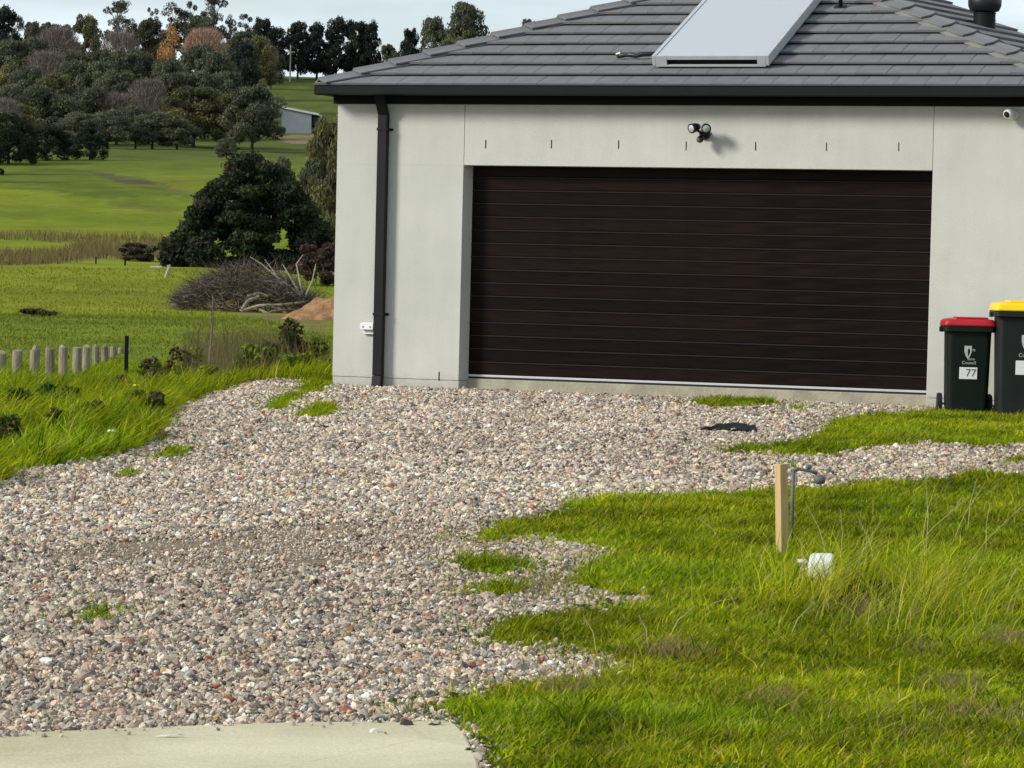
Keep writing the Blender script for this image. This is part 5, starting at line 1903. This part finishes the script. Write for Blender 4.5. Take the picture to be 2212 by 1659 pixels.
def picket(x2, ytop2, Yp, h, label, group='thin pickets in the paddock', r=.022):
    p = on_depth(x2 * S, ytop2 * S, Yp)
    gz = Gs(p[0], p[1])
    hh = max(.4, p[2] - gz)
    mb = MB()
    for a in (0, 120, 240):
        ca, sa = math.cos(R(a)), math.sin(R(a))
        mb.add([(-.003 * sa, .003 * ca, -.2), (.003 * sa, -.003 * ca, -.2), (r * ca + .003 * sa, r * sa - .003 * ca, -.2), (r * ca - .003 * sa, r * sa + .003 * ca, -.2),
                (-.003 * sa, .003 * ca, hh), (.003 * sa, -.003 * ca, hh), (r * ca + .003 * sa, r * sa - .003 * ca, hh), (r * ca - .003 * sa, r * sa + .003 * ca, hh)],
               [(0, 3, 2, 1), (4, 5, 6, 7), (0, 1, 5, 4), (1, 2, 6, 5), (2, 3, 7, 6), (3, 0, 4, 7)])
    o = mb.build('fence_picket', M['picket'], None, (p[0], p[1], gz))
    tag(o, label, 'fence post', group)


picket(273, 725, 56, 1.3, 'black steel picket beside the log posts', r=.045)
picket(129, 557, 172, 1.2, 'fence post in the paddock, left of three', r=.06)
picket(207, 560, 168, 1.2, 'fence post in the paddock, middle of three', r=.05)
picket(270, 557, 165, 1.2, 'fence post in the paddock, nearest the brush pile', r=.06)

# power pole on the ridge
p = on_depth(628 * S, 97 * S, 780)
gz = Gs(p[0], p[1])
pe = empty('power_pole', (p[0], p[1], gz), 0, 'pale timber power pole in front of the ridge pines', 'power pole')
H_ = p[2] - gz
MB().tube([(0, 0, -.5), (0, 0, H_)], [.22, .16], 8).build('pole', M['pole'], pe)
MB().box(-1.1, 1.1, -.08, .08, H_ - 1.9, H_ - 1.65).build('crossarm', M['pole'], pe)

# shed on the hillside
q0 = on_depth(608 * S, 278 * S, 600); q1 = on_depth(672 * S, 290 * S, 600)
wv = q1 - q0; sw_ = abs(wv[0]); gz = Gs((q0[0] + q1[0]) / 2, 600)
sh = empty('shed', ((q0[0] + q1[0]) / 2, 600, gz), 0, 'grey farm shed with a pale roof edge on the hillside', 'shed')
zt0 = on_depth(612 * S, 230 * S, 600)[2] - gz; zt1 = on_depth(674 * S, 243 * S, 600)[2] - gz
hwid = sw_ / 2
MB().add([(-hwid, 0, -2), (hwid, 0, -2), (hwid, 9, -2), (-hwid, 9, -2), (-hwid, 0, zt0 - .3), (hwid, 0, zt1 - .3), (hwid, 9, zt1 - .3), (-hwid, 9, zt0 - .3)],
         [(0, 3, 2, 1), (4, 5, 6, 7), (0, 1, 5, 4), (1, 2, 6, 5), (2, 3, 7, 6), (3, 0, 4, 7)]).build('wall', M['shedwall'], sh)
x2_ = hwid + 16 / 2.16 / F_PX * 600
MB().add([(-hwid - .3, -.4, zt0 - .28), (x2_, -.4, zt1 - .55), (x2_, 9.3, zt1 - .55), (-hwid - .3, 9.3, zt0 - .28), (-hwid - .3, -.4, zt0 + .1), (x2_, -.4, zt1 - .15), (x2_, 9.3, zt1 - .15), (-hwid - .3, 9.3, zt0 + .1)],
         [(0, 3, 2, 1), (4, 5, 6, 7), (0, 1, 5, 4), (1, 2, 6, 5), (2, 3, 7, 6), (3, 0, 4, 7)]).build('roof', M['shedroof'], sh)
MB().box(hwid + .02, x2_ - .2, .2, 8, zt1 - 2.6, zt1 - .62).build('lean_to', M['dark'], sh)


# ------------------------------------------------------------------ rough vegetation beyond the gravel and on the paddock
def rough():
    rng = np.random.default_rng(44)
    # grass on the far side of the bank and along the posts
    n = 60000
    y = rng.uniform(32.5, 48, n); x = rng.uniform(-.175, .0, n) * y - .3 * rng.random(n)
    lx = (x - HX) * Wv[0] + (y - HY) * Wv[1]
    k = (lx < -.06) & (rng.random(n) < sm(48, 34, y) * .8 + .2)
    x, y = x[k], y[k]; n = len(x)
    h = .19 * (.5 + .6 * (vnoise(x, y, .7, 81) * .5 + .5) + .4 * (vnoise(x, y, 2.1, 82) * .5 + .5)) * rng.uniform(.5, 1.4, n)
    cols = grass_cols(n, rng, x, y, (.32, .30, .16, .16, .04, .02))
    o = blades('bank_grass', np.stack([x, y, G(x, y) - .01], 1), h, rng.uniform(.006, .014, n), np.clip(rng.normal(.65, .25, n), .05, 1.1), rng.normal(.2, 1.0, n), cols, rng)
    tag(o, 'long green grass on the bank beside the garage', 'grass', kind='stuff')
    # paddock tussocks
    n = 70000
    y = np.exp(rng.uniform(math.log(48), math.log(150), n)); x = rng.uniform(-.19, -.03, n) * y
    tan_ = inside(wpoly([(400, 640), (560, 690), (722, 730), (722, 660), (600, 640), (470, 605)]), x, y)
    keep = (~tan_) & (rng.random(n) < .35 + .65 * (vnoise(x, y, 3, 83) * .5 + .5))
    x, y = x[keep], y[keep]; n = len(x)
    h = np.clip(.04 + .0004 * y, 0, .15) * rng.uniform(.6, 1.6, n)
    f = np.where((.5 + .5 * vnoise(x, y, 9, 31))[:, None] > .5, np.array([.225, .250, .024]), np.array([.155, .195, .022]))
    cols = f * rng.uniform(.65, 1.3, (n, 1))
    o = blades('paddock_grass', np.stack([x, y, G(x, y)], 1), h, .0003 * y * rng.uniform(.6, 1.3, n), np.clip(rng.normal(.75, .25, n), .05, 1.1), rng.uniform(0, 6.28, n), cols, rng)
    tag(o, 'grazed green grass of the paddock', 'grass', kind='stuff')
    # reeds and dry growth on the paddock band
    P = wpoly([(-40, 505), (180, 508), (360, 516), (372, 556), (200, 560), (60, 575), (-40, 575), (-40, 552), (150, 545), (170, 525), (-40, 515)])
    xx, yy = sample_poly(P, 14, rng, .5)
    n = len(xx)
    cols = np.array([.20, .155, .065]) * rng.uniform(.6, 1.25, (n, 1))
    o = blades('dry_reeds', np.stack([xx, yy, G(xx, yy)], 1), rng.uniform(.25, .7, n), rng.uniform(.02, .06, n), rng.uniform(.1, .6, n), rng.uniform(0, 6.28, n), cols, rng)
    tag(o, 'band of brown dry reeds across the paddock', 'reeds', kind='stuff')
    # dry weeds near the wall
    P = np.array([att(x, y)[:2] for x, y in [(420, 745), (470, 700), (520, 690), (600, 700), (640, 720), (560, 760), (470, 780)]])
    n = 17000
    c0 = P.mean(0)
    y = rng.uniform(36, 62, n); px = rng.uniform(395, 720, n) * S
    x = (px - 512) / F_PX * y + .0
    k = rng.random(n) < np.exp(-((px / S - 540) / 110) ** 2) + .12
    x, y = x[k], y[k]; n = len(x)
    cols = np.array([.20, .145, .075]) * rng.uniform(.55, 1.3, (n, 1))
    g_ = rng.random(n) < .35
    cols[g_] = np.array([.12, .14, .03]) * rng.uniform(.7, 1.2, (g_.sum(), 1))
    o = blades('dry_weeds', np.stack([x, y, G(x, y)], 1), rng.uniform(.25, .95, n), rng.uniform(.006, .016, n), rng.uniform(.05, .6, n), rng.uniform(0, 6.28, n), cols, rng)
    tag(o, 'tall brown dry weeds on the slope left of the garage', 'weeds', kind='stuff')


rough()


def leafy_bush(name, x2, ytop2, w2, Y, palette, label, cat='bush', group=None, seed=0, leaf=(.03, .07), per=80, ncl=26, stems=10, sink=.0):
    rng = np.random.default_rng(500 + seed)
    top = on_depth(x2 * S, ytop2 * S, Y)
    gz = Gs(top[0], top[1]) - .03
    H = max(.25, top[2] - gz); Wd = w2 * S / F_PX * Y
    cl = []
    for i in range(ncl):
        a = rng.uniform(0, 6.28); t = rng.uniform(.12, .95)
        rad = .46 * math.sqrt(max(.04, 1 - ((t - .35) / .72) ** 2)) * rng.uniform(.2, 1)
        r = rng.uniform(.07, .14)
        cl.append((rad * math.cos(a) * Wd, rad * math.sin(a) * Wd, t * H, r * Wd, r * Wd, r * H * .9))
    P, Ci, O = crown_points(rng, cl, per)
    P[:, 2] = np.maximum(P[:, 2], .01)
    base = np.array(palette)[rng.integers(0, len(palette), len(cl))]
    cols = base[Ci] * rng.uniform(.7, 1.3, (len(P), 1))
    e = empty(name, (top[0], top[1], gz), 0, label, cat, group)
    link('foliage', leaf_mesh('foliage', P, .9, rng.uniform(leaf[0], leaf[1], len(P)), cols, rng, 1.9, -.3, O), M['leaf'], e)
    mb = MB()
    for c in cl[:stems]:
        mb.tube([(c[0] * .2, c[1] * .2, -.02), (c[0] * .6, c[1] * .6, c[2] * .55), (c[0], c[1], c[2])], [.012, .009, .004], 5, caps=False)
    mb.build('stems', M['deadwood'], e)
    return e


GW = [(.17, .22, .020), (.12, .17, .018), (.21, .24, .028)]
BW = [(.12, .085, .045), (.09, .065, .038), (.10, .10, .035)]
leafy_bush('weed_bush', 620, 700, 130, 40, [(.10, .09, .04), (.07, .085, .025), (.12, .10, .05)], 'brownish weedy bush left of the garage wall', seed=1, per=90)
leafy_bush('weed_bush', 555, 745, 110, 37, GW, 'dark green leafy weed in front of the brownish bush', seed=2, leaf=(.03, .06))
leafy_bush('weed_bush', 690, 735, 90, 38, GW, 'green weed against the garage corner', seed=3, leaf=(.03, .06))
leafy_bush('weed_bush', 400, 745, 110, 45, BW + GW[:1], 'dry flowering weed right of the log posts', seed=4, leaf=(.02, .05), per=60)
leafy_bush('weed_bush', 330, 770, 90, 44, BW + GW[:2], 'low dry weed at the end of the log posts', seed=5, leaf=(.02, .05), per=60)
leafy_bush('weed_bush', 460, 790, 120, 35.5, GW, 'pale green weed patch on the bank', seed=6, leaf=(.02, .05))
leafy_bush('weed_bush', 640, 765, 120, 35.5, GW, 'low green weed beside the track', seed=7, leaf=(.02, .05))
leafy_bush('broadleaf_weed', 95, 838, 60, 27, [(.045, .085, .018), (.06, .105, .02)], 'broad-leaved dock plant in the long grass at the left', seed=8, leaf=(.05, .11), per=30, ncl=14, cat='weed')
leafy_bush('broadleaf_weed', 40, 880, 60, 25, [(.045, .085, .018), (.06, .105, .02)], 'broad-leaved weed low at the left edge', seed=9, leaf=(.05, .11), per=30, ncl=12, cat='weed')
for i_, (bx_, by_, bw_, bY_, lb_) in enumerate([(150, 850, 70, 28, 'leafy dark weed below the log posts'), (205, 905, 60, 24, 'low leafy weed in the middle of the long grass'), (300, 880, 60, 27, 'brown-stemmed weed near the gravel edge'),
                                              (20, 950, 70, 22.5, 'clump of dark weed at the lower left edge'), (335, 905, 45, 25.5, 'small dock plant beside the gravel'), (250, 810, 80, 33, 'weed clump on the crest of the bank'), (120, 930, 50, 23, 'small dark weed low in the long grass')]):
    leafy_bush('verge_weed', bx_, by_, bw_, bY_, [(.07, .11, .018), (.10, .14, .02), (.13, .12, .04)], lb_, cat='weed', group='weeds in the long verge grass', seed=40 + i_, leaf=(.02, .055), per=45, ncl=16)
leafy_bush('scrub', 300, 528, 110, 178, [(.10, .08, .055), (.075, .065, .045)], 'dark brown scrub patch in the paddock reeds', seed=10, leaf=(.05, .14), per=260)
leafy_bush('scrub', 690, 530, 120, 140, [(.13, .075, .06), (.10, .065, .05), (.09, .07, .045)], 'reddish-brown thicket between the dark shrub and the wall', seed=11, leaf=(.04, .11), per=420, ncl=40)
leafy_bush('scrub', 85, 688, 90, 95, [(.08, .065, .035), (.07, .08, .02)], 'small brown tussock in the paddock below the bare patch', seed=12, leaf=(.05, .12), per=50, ncl=16)


def thistle(x2, y0, y1, Y, label):
    p = on_depth(x2 * S, y0 * S, Y); q = on_depth((x2 + 8) * S, y1 * S, Y)
    e = empty('dead_stalk', tuple(p), 0, label, 'weed')
    d = q - p
    MB().tube([(0, 0, -.4), d * .5 + np.array([.02, 0, 0]), d], [.018, .013, .006], 6).build('stem', M['deadwood'], e)
    mb = MB(); rn = random.Random(3)
    for j in range(16):
        t = rn.uniform(.25, .98); b = d * t
        mb.tube([b, b + np.array([rn.uniform(-.09, .09), rn.uniform(-.05, .05), rn.uniform(.02, .12)])], [.007, .003], 4)
    mb.build('twigs', M['deadwood'], e)


thistle(452, 745, 640, 42, 'tall brown dead stalk left of the brush pile')


# small yellow flowers in the long grass
def flower(x2, y2, Y, label, col):
    p = on_depth(x2 * S, y2 * S, Y)
    gz = Gs(p[0], p[1])
    e = empty('flower', (p[0], p[1], gz), 0, label, 'flower', 'wild flowers in the long grass')
    h = max(.12, p[2] - gz)
    MB().tube([(0, 0, -.02), (.01, 0, h * .6), (0, 0, h)], .004, 5).build('stem', M['straw'], e)
    MB().lathe([(.006, -.01), (.026, .0), (.032, .008), (.022, .016), (.004, .018)], 10).build('bloom', M[col], e, (0, 0, h), smooth=True)


M['petal_yellow'] = mat_simple('petal_yellow', (.72, .62, .05), .7, .1, 30)
M['petal_white'] = mat_simple('petal_white', (.62, .68, .55), .7, .1, 30)
M['petal_orange'] = mat_simple('petal_orange', (.60, .22, .03), .7, .1, 30)
flower(239, 877, 25.5, 'single yellow flower in the long grass', 'petal_yellow')
flower(295, 834, 28.5, 'small yellow flower higher up the grassy bank', 'petal_yellow')
flower(241, 940, 22.5, 'pale white flower low in the grass', 'petal_white')
flower(362, 850, 28, 'orange flower near the edge of the gravel track', 'petal_orange')
